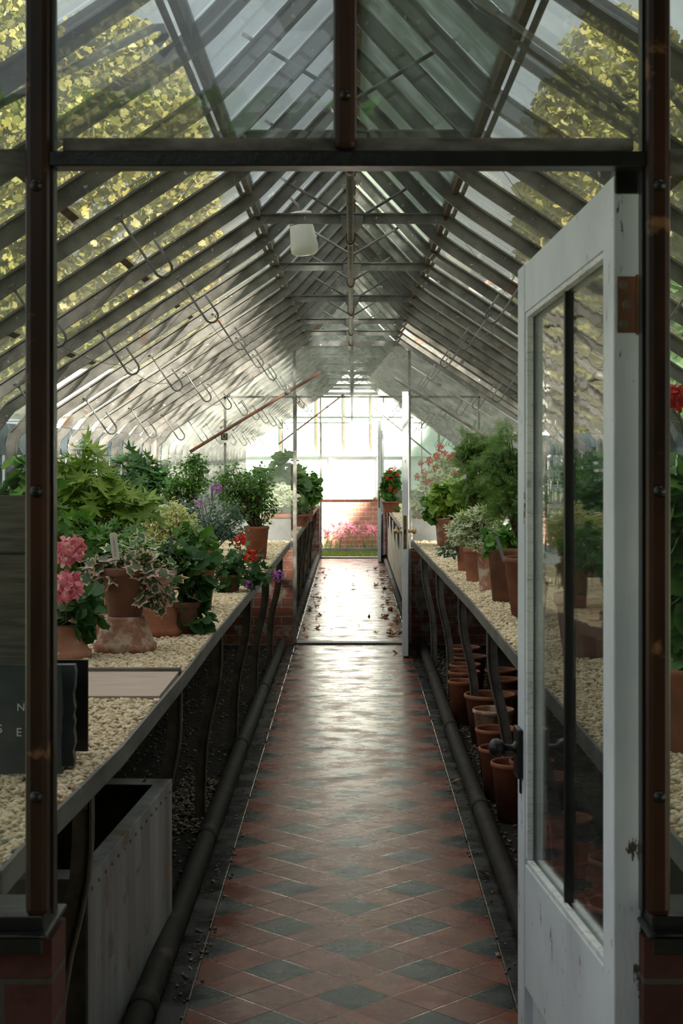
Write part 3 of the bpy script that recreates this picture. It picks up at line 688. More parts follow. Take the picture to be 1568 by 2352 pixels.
pebbles('gravel', 1100, lambda y: (np.full_like(y,-.80), np.full_like(y,-.605)), (6.2,7.2), lambda y: y*0-.006, .008, 'spilt gravel heap beside a left bench leg', 'litter', .02)
pebbles('gravel', 260, lambda y: (np.full_like(y,-.50), np.full_like(y,-.43)), (3.6,12.2), lambda y: y*0+.003, .0055, 'stray pebbles along the left dark border of the path', 'litter', .001)
pebbles('gravel', 110, lambda y: (np.full_like(y,.43), np.full_like(y,.49)), (4.5,12.2), lambda y: y*0+.003, .0055, 'stray pebbles along the right dark border of the path', 'litter', .001)

# pink board across the left bench
b = MB(); b.box(-1.50,-.565,PB0,PB1-.03,.797,.812); bo = thing('bench_board', 'pale pinkish wooden board laid across the left bench gravel', 'board'); b.build('board', 'pinkwood', bo)
MB().box(-1.50,-.56,PB1-.03,PB1,.797,.822).build('back_lip', 'wood', bo)

# heating pipes beside the path
def jpipe(name, pts, r, joints, label, m='pipe'):
    root = thing(name, label, 'pipe'); MB().tube(pts, r, 18).build('pipe_run', m, root, smooth=True)
    for y in joints:
        p0 = None
        for a, c in zip(pts, pts[1:]):
            if a[1] <= y <= c[1]: t = (y-a[1])/(c[1]-a[1]); p0 = Vector(a).lerp(Vector(c), t)
        if p0 is not None: MB().tube([p0-Vector((0,.05,0)), p0-Vector((0,.045,0)), p0+Vector((0,.045,0)), p0+Vector((0,.05,0))], [r*1.01, r*1.12, r*1.12, r*1.01], 18).build('collar_joint', m, root, smooth=True)
    return root
jpipe('heating_pipe', [(-.555,2.62,.034),(-.562,4.25,.034),(-.567,8,.034),(-.555,12.2,.034)], .036, [4.15,6.0,7.9,9.8], 'dark heating pipe lying along the left side of the path')
jpipe('heating_pipe', [(.545,2.62,.034),(.545,4.9,.034),(.538,8,.034),(.55,12.2,.034)], .036, [4.6,6.5,8.4,10.4], 'dark heating pipe lying along the right side of the path')
jpipe('heating_pipe', [(-.50,12.6,.04),(-.50,22.3,.04)], .036, [15,18], 'heating pipe on the left of the path in the farther house')
jpipe('heating_pipe', [(.478,12.6,.04),(.478,22.3,.04)], .033, [15,18], 'heating pipe on the right of the path in the farther house')
# overhead pipe slung under the collar beams
op = thing('overhead_pipe', 'long grey pipe slung under the roof collars above the path', 'pipe', (0,Y1,0))
PZ = 2.372
MB().tube([(-.006,.06,PZ),(-.006,9.80,PZ)], .0125, 16).build('pipe_run', 'ridgepipe', op, smooth=True)
for k in (1,4,7,10,13,16,18):
    y = NB*k
    MB().tube([(-.006+.019*math.cos(t), 0, PZ+.012+.030*math.sin(t)*(1.15 if math.sin(t) < 0 else .6)) for t in [math.pi*2*i/14 for i in range(15)]], .0036, 6).build('pipe_hanger', 'rust', op, smooth=True).location = (0,y-.012,0)
    MB().tube([(-.006,y+.03,PZ),(-.006,y+.09,PZ)], .0155, 16).build('pipe_socket', 'ridgepipe', op, smooth=True)

# pull poles by the partition
def pole(pts, r, m, label, clip=None):
    o = thing('winding_pole', label, 'pole'); MB().tube(pts, r, 10).build('rod', m, o, smooth=True)
    a, c = Vector(pts[0]), Vector(pts[-1]); q = a.lerp(c, .25); MB().tube([q-(c-a).normalized()*.02, q+(c-a).normalized()*.02], r*1.5, 10).build('clamp', 'galv', o, smooth=True)
pole([PX(736,855,12.22), PX(436,1038,12.22)], .0135, 'redpole', 'red-brown pole slanting down to the left across the partition')
pole([PX(944,842,12.1), PX(1195,1003,12.1)], .008, 'galv_far', 'thin pale rod slanting down to the right, upper of the two by the partition')
pole([PX(905,868,12.25), PX(1190,1050,12.25)], .0125, 'galv', 'thicker grey pole slanting down to the right, lower of the two by the partition')
pole([PX(790,905,22.3), PX(640,1020,22.3)], .012, 'redpole', 'rusty pole slanting across the far end gable, left')
pole([PX(858,935,22.3), PX(990,1045,22.3)], .012, 'galv_far', 'grey pole slanting across the far end gable, right')

# hooks hanging from the roof
def hook_mesh(sg):
    b = MB(); th = math.atan(SL); d = Vector((-sg*math.sin(th), 0, -math.cos(th))); u = Vector((-sg*math.cos(th), 0, math.sin(th)))
    L = .20; r = .026; pts = [d*0, d*.02, d*L]
    for i in range(1, 8):
        a = math.pi*i/8; pts.append(d*(L+r*math.sin(a)) + u*(r-r*math.cos(a)))
    pts += [d*L+u*2*r, d*(L-.085)+u*(2*r-.002)]
    b.tube(pts, .0042, 8); return b, d
hk = 0
for sg in (-1, 1):
    proto = None; side = 'left' if sg < 0 else 'right'
    for row, X in (('upper', .687), ('middle', 1.0), ('lower', 1.327)):
        for k in range(4, 38, 3):
            y = Y1+NB*k if k < 19 else Y2+.06+NB*(k-19)
            x = sg*X; z = roofz(X)-.040
            far = k > 18
            if proto is None:
                b, d = hook_mesh(sg); proto = thing('hanging_hook', 'x', 'hook'); b.build('hook_rod', 'galv', proto, smooth=True)
                c = MB(); c.lathe([(0,-.004),(.012,-.004),(.013,.0),(.008,.008),(.0045,.02),(0,.02)], 12, mtx=d.to_track_quat('Z','Y').to_matrix().to_4x4()); c.build('fixing_boss', 'galv', proto, smooth=True); h = proto
            else: h = copy_tree(proto)
            h.location = (x, y, z)
            hs = 'nearer' if not far else 'farther'
            tag(h, 'grey iron hanging hook in the %s row on the %s roof of the %s house' % (row, side, hs), 'hook', 'hooks in the %s row, %s roof, %s house' % (row, side, hs))
# wires between hooks
for sg in (-1, 1):
    for X, nm in ((.687,'upper'),(1.0,'middle'),(1.327,'lower')):
        pts = []; d = .17
        for k in range(4, 19, 3):
            y = Y1+NB*k; base = (sg*(X-.56*d*1.0), y, roofz(X)-.04-.83*d)
            pts.append(base)
            if k < 16:
                for q in range(1, 4): pts.append((base[0]+random.uniform(-.006,.006), y+NB*3*q/4, base[2]-.028*math.sin(math.pi*q/4)+random.uniform(-.004,.004)))
        MB().tube(pts, .0011, 4).build('slack_wire', 'ridgepipe', label='thin slack wire strung between the %s row of hooks on the %s side' % (nm, 'left' if sg<0 else 'right'), cat='wire')
    for k in range(4, 17, 3):
        y = Y1+NB*k
        MB().tube([(sg*.39,y,KZ-.03),(sg*.70,y+.5,roofz(.7)-.09),(sg*1.03,y+1.05,roofz(1.03)-.14)], .0011, 4).build('stay_wire', 'ridgepipe', label='thin straight wire from a collar end down the %s roof' % ('left' if sg<0 else 'right'), cat='wire', group='stay wires on the %s roof' % ('left' if sg<0 else 'right'))

# lamp
lx, ly, lz = PX(690, 505, 6.45)
lamp = thing('ceiling_lamp', 'white opal glass jar lamp fixed under the left of the roof ridge', 'lamp', (lx, ly, lz)); lamp.rotation_euler = (0, math.radians(-8), 0)
MB().lathe([(0,.03),(.048,.03),(.050,.025),(.050,-.02),(.046,-.024)], 28).build('lamp_holder', 'white', lamp, smooth=True)
MB().lathe([(.044,-.018),(.046,-.022),(.050,-.030),(.0585,-.115),(.057,-.135),(.045,-.146),(.02,-.150),(0,-.151)], 32).build('glass_shade', 'opal', lamp, smooth=True)
MB().tube([(0,0,.03),(0,.0,.06),(-.03,.02,.10)], .006).build('bracket', 'galv', lamp, smooth=True)
MB().tube([(.0475*math.cos(a), .0475*math.sin(a), -.021) for a in [i*math.pi/12 for i in range(25)]], .0016, 5).build('wire_clip', 'black', lamp, smooth=True)

# square sign on the partition mullion, thermometer
sx_, sy_, sz_ = PX(515, 1003, Y2-.03)
sg_ = thing('small_sign', 'small white framed square picture on the left mullion of the partition', 'sign', (sx_, sy_, sz_))
b = MB(); w_ = .049; i_ = .027
for x0,x1,z0,z1 in ((-w_,w_,i_,w_),(-w_,w_,-w_,-i_),(-w_,-i_,-i_,i_),(i_,w_,-i_,i_)): b.box(x0,x1,-.006,.006,z0,z1)
b.build('frame', 'white', sg_); MB().box(-i_,i_,-.002,.006,-i_,i_).build('print', 'ink', sg_)
b = MB(); b.tube([(.014*math.cos(a), -.003, .002+.019*math.sin(a)) for a in [i*math.pi/6 for i in range(13)]], .002, 4); b.build('print_outline', 'stone', sg_)
tx, ty, tz = PX(353, 1080, 12.30)
th = thing('thermometer', 'buff wooden wall thermometer at the left end of the partition', 'thermometer', (tx, ty, tz))
MB().box(-.021,.021,-.008,.008,0,.262).build('back_plate', 'thermo', th, bevel=.004)
MB().tube([(0,-.010,.03),(0,-.010,.23)], .0018, 6).build('tube', 'white', th)
b = MB(); [b.box(-.011,-.004 if i%5 else -.002,-.0095,-.008,.04+i*.0085,.0415+i*.0085) for i in range(22)]; b.build('scale_marks', 'ink', th)

# ------------------------------------------------------------------ doors
def door(nm, hinge, free, z0, ztop, sag, label, near):
    """leaf from hinge (x,y) to free (x,y); local +X runs from the hinge to the free edge, +Y is the leaf's thickness"""
    hx, hy = hinge; fx, fy = free; L = math.hypot(fx-hx, fy-hy); a = math.atan2(fy-hy, fx-hx)
    r = thing(nm, label, 'door', (hx, hy, 0), kind='structure'); r.rotation_euler = (0, 0, a)
    T_ = .046; sh = Matrix(((1,0,0,0),(0,1,0,0),(-sag/L,0,1,0),(0,0,0,1)))
    def bx(x0,x1,y0,y1,za,zb): return MB().box(x0,x1,y0,y1,za,zb,sh)
    gz0, gz1 = .675, 1.868
    bx(0,.078,0,T_,z0,ztop).build('hinge_stile', 'paint', r, bevel=.003)
    bx(L-.082,L,0,T_,z0,ztop).build('lock_stile', 'paint', r, bevel=.003)
    bx(.078,L-.082,.002,T_-.002,gz1,ztop-.001).build('top_rail', 'paint', r, bevel=.002)
    bx(.078,L-.082,.002,T_-.002,.395,gz0-.012).build('middle_rail', 'paint', r, bevel=.003)
    bx(.078,L-.082,.002,T_-.002,z0,.20).build('bottom_rail', 'paint', r, bevel=.003)
    bx(.078,L-.082,.018,T_-.018,.20,.395).build('lower_panel', 'paint', r)
    bx(.078,L-.082,T_/2-.002,T_/2+.002,gz0-.012,gz1).build('glass_pane', 'doorglass', r)
    for y0, y1 in ((.004,.018),(T_-.018,T_-.004)):
        b = MB(); b.box(L-.098,L-.082,y0,y1,gz0,gz1,sh); b.box(.078,.090,y0,y1,gz0,gz1,sh); b.box(.09,L-.098,y0,y1,gz0-.014,gz0,sh); b.box(.09,L-.098,y0,y1,gz1-.012,gz1,sh)
        b.build('putty_bead', 'putty', r, bevel=.002)
    xm = L*.5; b = MB(); b.box(xm-.007,xm+.007,.012,T_-.012,gz0-.01,gz1,sh); b.build('glazing_bar', 'black' if near else 'galv', r, bevel=.002)
    return r, L, T_, sh
# near door: leaf swings away from the camera, hinge edge faces us; its thickness lies towards the jamb
d1, L1, T1, sh1 = door('door_1', (.472,2.515), (.417,3.455), .015, 1.975, .042, 'peeling white glazed door standing open at the near doorway', True)
# thickness runs to the aisle (local +Y points to -X here)
hz = EYE+(HZ-700)*2.515/F
b = MB(); b.box(-.0025,.0,.010,.040,hz-.046,hz+.046); hg = b.build('hinge', 'rust', d1, bevel=.001)
b = MB()
for dz in (-.032,0,.032): b.lathe([(0,.0),(.0075,.0),(.006,.0015),(0,.0018)], 14, mtx=Matrix.Translation((-.0025,.030-.005*(dz==0),hz+dz)) @ Matrix.Rotation(-math.pi/2, 4, 'Y'))
b.build('hinge_screws', 'iron_leg', hg)
MB().box(-.002,.012,-.012,.010,hz-.05,hz+.05).build('hinge_knuckle', 'rust', hg, bevel=.003)
MB().box(-.004,.03,.004,.044,1.945,1.985).build('black_cap', 'black', d1, bevel=.003)
kz = .872; kx = L1-.045
for s_, y0 in ((1, T1), (-1, 0)):
    b = MB(); b.box(kx-.03,kx+.035,min(y0,y0+s_*.012),max(y0,y0+s_*.012),kz-.065,kz+.045); lk = b.build('rim_lock', 'black', d1, bevel=.004)
    b = MB(); mt_ = Matrix.Translation((kx, y0+s_*.012, kz)) @ Matrix.Rotation(-s_*math.pi/2, 4, 'X')
    b.lathe([(.014,0),(.014,.003),(.008,.006),(.0065,.012),(.008,.024),(.016,.030),(.021,.040),(.020,.050),(.012,.058),(0,.060)], 22, mtx=mt_); b.build('door_knob', 'black', lk, smooth=True)
    b = MB(); b.box(kx-.012,kx+.004,min(y0,y0+s_*.004),max(y0,y0+s_*.004),kz-.10,kz-.04); b.build('keyhole_plate', 'black', lk, bevel=.002)
def far_door(nm, hinge, free, label, kz):
    r, L, T_, sh = door(nm, hinge, free, .015, 1.99, 0, label, False)
    b = MB(); b.box(L,L+.002,.010,.034,kz-.13,kz+.12); pl = b.build('lock_plate', 'brass', r)
    MB().box(L+.002,L+.003,.017,.027,kz-.02,kz+.015).build('latch', 'black', pl)
    for s_, y0 in ((1, T_), (-1, 0)):
        b = MB(); b.lathe([(.016,0),(.014,.004),(.007,.008),(.0065,.025),(.015,.032),(.021,.044),(.019,.055),(.010,.062),(0,.063)], 20, mtx=Matrix.Translation((L-.04, y0, kz)) @ Matrix.Rotation(-s_*math.pi/2, 4, 'X')); b.build('door_knob', 'brass', r, smooth=True)
    return r
far_door('door_2', (.412,12.36), (.374,11.50), 'narrow edge of the open white door in the partition doorway', .945)
far_door('door_3', (.415,22.5), (.362,21.70), 'white door standing open at the far end doorway', .90)
# door_2/3 thickness must lie towards the aisle side of the leaf
# ------------------------------------------------------------------ outside, beyond the far doorway
YW = 24.8
wb = thing('wall_outside', 'sunlit brick and white painted greenhouse wall beyond the far doorway', 'wall', kind='structure')
MB().box(-5,5,YW,YW+.2,-.05,.80).build('brick_base', 'brick_far', wb)
MB().box(-5,5,YW-.05,YW+.2,.80,.85).build('white_sill', 'white', wb)
MB().box(-5,5,YW+.04,YW+.07,.85,1.50).build('lower_lights', 'whiteglass', wb)
MB().box(-5,5,YW-.02,YW+.1,1.49,1.56).build('white_rail', 'white', wb)
MB().box(-5,5,YW+.05,YW+.08,1.56,2.9).build('upper_lights', 'whiteglass', wb)
for x in (-1.15,-.57,-.13,.31,.9,1.4): MB().box(x-.016,x+.016,YW+.02,YW+.05,1.56,2.5).build('rusty_glazing_bar', 'rust', wb)
for x in (-1.15,-.35,.42,1.2): MB().box(x-.02,x+.02,YW+.0,YW+.05,.85,1.49).build('white_mullion', 'white', wb)
MB().box(-5,5,YW+.02,YW+.05,2.13,2.145).build('glass_lap_rail', 'slategrey', wb)
MB().box(-.8,.8,YW-.62,YW-.56,-.03,.05).build('kerb', 'slategrey', label='pale kerb edging the flower bed beyond the far doorway', cat='kerb')
rng = np.random.default_rng(5)
n = 9000; P = np.stack([rng.uniform(-1.2,1.2,n), rng.uniform(22.75,YW-.63,n), np.full(n,-.02)], 1)
V, Fc, R = place('strap', P, norm(rng.normal(size=(n,3))*[1,1,.1]), np.array([0,0,1.])+rng.normal(size=(n,3))*.5, .03+.03*rng.random(n))
npmesh('grass', V, Fc, 'grass', label='short mossy grass outside the far doorway', cat='grass', kind='stuff')
# nerines
first = None
spots = [(757,1222),(748,1215),(766,1207),(780,1200),(792,1205),(801,1212),(775,1218),(818,1216),(840,1208),(852,1214),(860,1220),(738,1230),(786,1228),(846,1224)]
for i, (px, py) in enumerate(spots):
    x, y, z = PX(px, py, YW-.35+.2*(i%3-1))
    rng = np.random.default_rng(40+i)
    t = thing('pink_nerine', 'spidery pink flower on a bare green stem by the sunlit brick wall', 'flower', (x+.02*rng.normal(), y, -.02), 'pink flowers beyond the far doorway')
    H = z+.02
    MB().tube([(0,0,0),(.01*rng.normal(),0,H*.5),(0,0,H)], .005, 5).build('stem', 'pale', t)
    V, Fc, R = place('strap', np.tile([0,0,H],(34,1))+rng.normal(size=(34,3))*.018, norm(rng.normal(size=(34,3))), norm(rng.normal(size=(34,3))+[0,0,.25]), .075+.03*rng.random(34))
    V[:,0] *= 1.2
    npmesh('flower_head', V, Fc, 'nerine', t)
    n = 2; V, Fc, R = place('strap', np.tile([0,0,0.],(n,1))+rng.normal(size=(n,3))*[.03,.03,0], norm(rng.normal(size=(n,3))*[1,1,.1]), np.array([0,0,1.])+rng.normal(size=(n,3))*.25, .16+.08*rng.random(n))
    npmesh('leaves', V, Fc, 'pale', t)
# shade trees outside to the right rear: keep the sun off the front of the house
def tree(loc, blobs, label, m='dark', ls=1.0):
    t = thing('shade_tree', label, 'tree', loc); MB().tube([(0,0,-.1),(.05,0,2),(0,.1,4.5)], [.22,.17,.10], 10).build('trunk', 'woody', t, smooth=True)
    rng = np.random.default_rng(int(abs(loc[1])*10)+3); parts = []
    for c, r, n in blobs:
        P = ball(n, rng, .55)*np.array(r)+np.array(c); parts.append(place('round', P, norm(rng.normal(size=(n,3)))+[0,0,.3], norm(rng.normal(size=(n,3))), ls*(.34+.3*rng.random(n))))
    V, Fc, R = merge(parts); npmesh('crown', V, Fc, m, t, rim=R); return t
tree((6.0,-7.2,0), [((0,0,6.0),(2.2,3.1,3.3),2600)], 'dark leafy tree behind the viewer')
tree((6.2,-1.1,0), [((0,0,6.1),(2.2,3.0,3.3),2800)], 'dark leafy tree outside beside the near doorway')
tree((6.2,3.6,0), [((0,-.2,5.2),(2.0,1.9,3.8),2900)], 'lower leafy tree outside to the right of the house')
leafm('autumn', (.13,.13,.035), (.19,.18,.05), (.27,.24,.07))
leafm('canopy', (.10,.11,.03), (.16,.16,.04), (.24,.20,.06))
tree((-5.2,-1.0,0), [((1.2,.2,5.6),(2.6,2.6,1.9),2600),((4.6,1.6,5.0),(2.4,1.5,1.2),1700),((4.0,-1.4,6.6),(2.8,1.8,1.6),2000)], 'spreading autumn tree, unseen, shaped to shade the near end of the house', 'canopy')  # crowns out of view, added to darken the near end
tree((3.2,-3.4,0), [((-.4,2.6,5.2),(1.9,2.2,1.5),1900),((-1.4,-.6,5.6),(2.8,1.8,2.0),1900)], 'leaning tree, unseen, shaped to shade the viewer and the near doorway', 'canopy')  # another unseen crown, blocking sky light above the doorway
for i, (x, y, h, w_) in enumerate(((-15,41,15,3.6),(-10.4,39,15,3.4),(-6.3,40,13,2.9),(7.0,40,13,2.8),(11.2,38.5,15,3.4),(15.6,41,15,3.6))):
    tree((x,y,0), [((0,0,h*.56),(w_,2.6,h*.45),15000)], ['far left yellowing tree beyond the house, outermost','tall yellowing tree beyond the left roof','yellowing tree beyond the left roof, nearest the ridge line','yellowing tree beyond the right roof, nearest the ridge line','tall yellowing tree beyond the right roof','far right yellowing tree beyond the house, outermost'][i], 'autumn', .42)
tree((6.2,11.0,0), [((0,0,7.75),(1.7,5.4,.85),1500)], 'unseen flat-topped tree added to shade the right roof of the farther house')  # added out of view; thin high crown screens the right roof from the sun
hd = thing('added_hedge', 'unseen dark hedge added behind the viewer to cut light from the rear', 'hedge', (0,-5.5,0))  # added behind the camera to keep the rear dark in reflections
hr = np.random.default_rng(19); P = np.stack([hr.uniform(-7,7,9000), hr.uniform(-.7,.7,9000), hr.uniform(0,3.6,9000)], 1); q = hr.integers(0,4,9000); P[q<3,1] = np.sign(P[q<3,1])*.7; P[q==3,2] = 3.6
V, Fc, R_ = place('round', P, norm(hr.normal(size=(9000,3)))+[0,.4,.3], norm(hr.normal(size=(9000,3))), .20+.12*hr.random(9000)); npmesh('foliage', V, Fc, 'dark', hd, rim=R_)
MB().box(-6.8,6.8,-.45,.45,-.1,3.3).build('branches', 'woody', hd)
hb = thing('added_bush', 'dark bush added right of the far end to shade the outside wall', 'bush', (3.6,21.7,0))  # added sun blocker, sized to cast the slanting shadow on the outside wall
hr = np.random.default_rng(9); P = np.stack([hr.uniform(-.55,.55,5200), hr.uniform(-1.9,1.9,5200), hr.uniform(0,3.75,5200)], 1); q = hr.integers(0,3,5200); P[q==0,0] = np.sign(P[q==0,0])*.55; P[q==1,2] = 3.75
V, Fc, R_ = place('round', P, norm(hr.normal(size=(5200,3)))+[0,0,.3], norm(hr.normal(size=(5200,3))), .20+.12*hr.random(5200)); npmesh('foliage', V, Fc, 'dark', hb, rim=R_)
MB().box(-.3,.3,-1.7,1.7,-.1,3.3).build('branches', 'woody', hb)
#MORE
# ------------------------------------------------------------------ potted plants
def bench_at(px, py, z=.812):
    return on(px, py, z)
def potted(name, label, cat, base, pot, blobs, tpl, size, m, flowers=(), stand=None, group=None, seed=1, up=.8, droop=0, stemmat='stem', spread=.55, pz=None, extra=None, depth=.8):
    """base (px,py) on the bench; pot (height, top r, foot r, material); blobs (px, py, rx, rz, leaves, tips) in the photo's scale at that distance"""
    rng = np.random.default_rng(seed)
    x, y, z = base if len(base) == 3 else bench_at(*base)
    sh = 0
    if stand:
        sh = stand[0]; st = thing('upturned_pot', stand[4], 'pot', (x, y, z-.006))
        MB().lathe(stand_prof(stand[0], stand[1], stand[2]), 36).build('pot', stand[3], st, smooth=True)
    r = thing(name, label, cat, (x, y, z-.006+sh), group)
    h = 0
    if pot:
        h, rt, rb, pm = pot[:4]
        po = MB().lathe((rollpot if len(pot) > 4 else pot_prof)(h, rt, rb), 36).build('pot', pm, r, smooth=True)
        MB().lathe([(rt*.9,h*.88),(rt*.5,h*.90),(0,h*.905)], 20).build('potting_soil', 'soil', po)
    k = y/F; bl = []
    for b in blobs:
        cx, cy, rx, rz, n, nt = b[:6]; dy = b[6] if len(b) > 6 else 0
        bl.append((((cx-CX)*k-x, dy, EYE-(cy-HZ)*k-(z-.006+sh)), (rx*k, rx*k*depth, rz*k), n, nt))
    foliage(r, bl, tpl, size, m, rng, up, droop, spread, rootz=h*.9, stemmat=stemmat)
    for f in flowers:
        px, py, pr, fm = f[:4]; dy = f[4] if len(f) > 4 else -.06; nn = f[5] if len(f) > 5 else 90
        yy = y+dy; kk = yy/F; c = ((px-CX)*kk-x, dy, EYE-(py-HZ)*kk-(z-.006+sh))
        b0 = bl[0]; st_ = (b0[0][0]*.6+c[0]*.4, b0[0][1]*.6+c[1]*.4, min(b0[0][2], c[2]-.02))
        flower(r, c, pr*kk, fm, rng, nn, stalk=st_)
    if extra: extra(r, x, y, z-.006+sh, k, rng)
    return r
def stake(px, py0, py1, Y, w, lean, m, label, writing=False):
    x, y, z = PX(px, py1, Y); H = (py1-py0)*Y/F
    t = thing('plant_label', label, 'label', (x, y, z)); t.rotation_euler = (math.radians(9), lean, 0)
    b = MB(); b.add([(-w/2,-.0012,.0),(w/2,-.0012,.0),(w/2,-.0012,H-.006),(w*.3,-.0012,H),(-w*.3,-.0012,H),(-w/2,-.0012,H-.006)]+[(-w/2,.0012,.0),(w/2,.0012,.0),(w/2,.0012,H-.006),(w*.3,.0012,H),(-w*.3,.0012,H),(-w/2,.0012,H-.006)],
        [(0,1,2,3,4,5),(11,10,9,8,7,6)]+[(i,(i+1)%6+0,(i+1)%6+6,i+6) for i in range(6)])
    b.build('blade', m, t)
    if writing:
        b = MB(); rr = random.Random(3); zz = H*.12
        while zz < H*.88:
            l = rr.uniform(.003, .008); b.tube([(-w*.12+rr.uniform(-.002,.002),-.0016,zz),(w*.1+rr.uniform(-.002,.002),-.0016,zz+l*.5),(-w*.05,-.0016,zz+l)], .0005, 4); zz += l+rr.uniform(.001,.004)
        b.build('handwriting', 'ink', t)
    return t
# --- left bench, from the front
potted('potted_geranium', 'pink pompom geranium with dark round leaves on an upturned pink pot', 'plant', (128,1506), None,
    [(150,1425,62,42,46,12),(95,1400,60,60,40,10),(175,1395,38,55,26,8)], 'round', .062, 'dark',
    [(161,1268,40,'pink',-.10,230),(153,1350,41,'pink',-.14,240),(60,1330,30,'pink',-.1,150)], stand=(.115,.075,.125,'terra_pink','pink limed upturned pot under the pink geranium, left of the ivy pot'), seed=3, up=.35)
potted('potted_ivy', 'pink and cream edged ivy spilling from a terracotta pot on an upturned pot', 'plant', (287,1489), (.178,.088,.062,'terra_brown'),
    [(300,1300,62,24,60,14),(345,1345,42,52,46,14),(258,1310,32,42,26,9),(232,1290,30,30,18,6)], 'ivy', .062, 'ivypink', seed=4, up=.3, droop=.5,
    stand=(.125,.078,.115,'terra_lime','limed bell-shaped upturned pot under the pink edged ivy'), spread=.5)
potted('potted_ivy', 'cream edged green ivy behind the pink ivy, on a smooth orange stand', 'plant', (362,1455), (.15,.078,.055,'terra_lime'),
    [(345,1262,52,28,70,16),(400,1292,34,32,40,10),(300,1262,36,28,34,10)], 'ivy', .055, 'ivywhite', seed=5, up=.4, droop=.3,
    stand=(.11,.075,.10,'terra','plain orange upturned pot just right of the limed stand'))
potted('potted_ivy_geranium', 'dark glossy ivy geranium trailing over the gravel right of the stands', 'plant', (420,1452), (.13,.07,.05,'terra_brown'),
    [(450,1330,42,55,60,14),(420,1400,38,50,44,10),(458,1418,34,28,26,8),(395,1300,30,40,26,8)], 'round', .060, 'dark', seed=6, up=.3, droop=.6)
potted('potted_shrub', 'tall dull red pot with spreading greenery behind the trailing ivy geranium', 'plant', (462,1398), (.235,.068,.045,'terra_dark','r'),
    [(470,1235,55,45,110,18)], 'round', .042, 'mid', seed=7, up=.5, droop=.2)
potted('potted_geranium', 'sprawling geranium with mauve and red blooms hanging over the bench edge', 'plant', (528,1356), (.09,.06,.045,'terra_brown'),
    [(530,1290,58,38,120,20),(555,1325,45,26,60,14),(500,1340,40,22,50,10),(600,1318,34,16,22,8)], 'ivy', .048, 'dark',
    [(640,1322,17,'purple',-.05,60),(570,1343,14,'purple',-.08,50),(553,1241,19,'red',-.1,60),(576,1277,19,'red',-.12,60),(500,1303,11,'palepink',-.1,40),(486,1290,8,'palepink',-.1,30)], seed=8, up=.5, droop=.3)
potted('potted_shrub', 'cream and yellow variegated small-leaved bush in the middle of the left bench', 'plant', (398,1352), (.13,.075,.055,'terra_brown'),
    [(405,1210,52,62,900,26),(350,1215,42,50,520,18),(435,1215,30,50,420,12)], 'ovate', .026, 'creamvar', [(312,1185,20,'red',-.1,50),(352,1178,7,'purple',-.1,20)], seed=9, stemmat='woody', spread=.42)
potted('potted_shrub', 'blue-green scented bush right of the variegated bush', 'plant', (480,1312), (.14,.08,.06,'terra_brown'),
    [(470,1190,78,52,1250,34),(530,1205,48,45,620,18),(415,1170,40,30,300,12)], 'ovate', .024, 'blue', [(498,1121,15,'purple',-.1,60),(458,1158,11,'purple',-.1,40),(447,1150,6,'whitepetal',-.1,16),(560,1165,5,'whitepetal',-.1,14)], seed=10, spread=.45)
potted('potted_shrub', 'dense dark upright bush in a large clean terracotta pot near the partition', 'plant', (589,1287), (.235,.084,.062,'terra','r'),
    [(575,1120,58,60,1100,30),(530,1105,48,50,600,20),(600,1165,36,42,420,14),(545,1160,45,40,400,14)], 'ovate', .030, 'mid', seed=11, stemmat='woody', spread=.42)
potted('potted_shrub', 'dense deep green small-leaved bush at the back below the thermometer', 'plant', (430,1292), (.16,.09,.07,'terra'),
    [(425,1098,62,55,1400,34),(375,1120,45,50,600,18),(455,1070,28,34,260,10)], 'ovate', .028, 'mid', seed=12, stemmat='woody', spread=.42)
potted('potted_geranium', 'broad-leaved plant with small white flowers by the left windows', 'plant', (300,1325), (.15,.09,.07,'terra_brown'),
    [(300,1090,55,45,110,18),(335,1115,42,40,70,14),(270,1135,40,40,60,12),(290,1180,70,60,120,18)], 'cut', .088, 'dark', [(308,1098,8,'whitepetal',-.1,24),(338,1104,6,'whitepetal',-.1,20),(318,1124,9,'whitepetal',-.1,26),(295,1130,6,'whitepetal',-.1,18)], seed=13, up=.7)
potted('potted_geranium', 'tall bright lime green plant with deeply cut leaves', 'plant', (205,1400), (.17,.10,.07,'terra_brown'),
    [(220,1150,85,50,120,24),(150,1150,55,55,70,14),(158,1050,40,34,26,8),(290,1165,50,40,60,12),(200,1100,50,36,40,10)], 'cut', .098, 'bright', [(268,1210,9,'purple',-.1,24),(300,1195,6,'purple',-.1,16)], seed=14, up=.75)
potted('potted_geranium', 'dark cut-leaved plant filling the space below the lime green one', 'plant', (205,1440), (.13,.09,.07,'terra_brown'),
    [(190,1260,75,62,170,24),(260,1245,50,50,90,14),(140,1230,50,60,80,12)], 'cut', .066, 'mid', seed=15, up=.6)
potted('potted_geranium', 'round leaved geranium seen through the pane left of the near post', 'plant', (52,1432), (.16,.10,.07,'terra_brown'),
    [(62,1110,58,48,130,20),(66,1180,58,66,130,18)], 'round', .072, 'mid', seed=16, up=.6)
potted('potted_ivy', 'small dark ivy between the pink geranium and the ivy stand', 'plant', (212,1462), (.10,.07,.055,'terra_pink'),
    [(212,1360,36,42,50,12),(245,1345,26,40,34,8)], 'ivy', .045, 'dark', seed=17, up=.4, droop=.4)
potted('potted_ivy', 'dark ivy mass behind the cream edged ivy', 'plant', (330,1400), (.12,.08,.06,'terra_brown'),
    [(330,1300,80,40,150,24),(420,1280,50,36,80,14)], 'ivy', .05, 'dark', seed=18, up=.5, droop=.2)
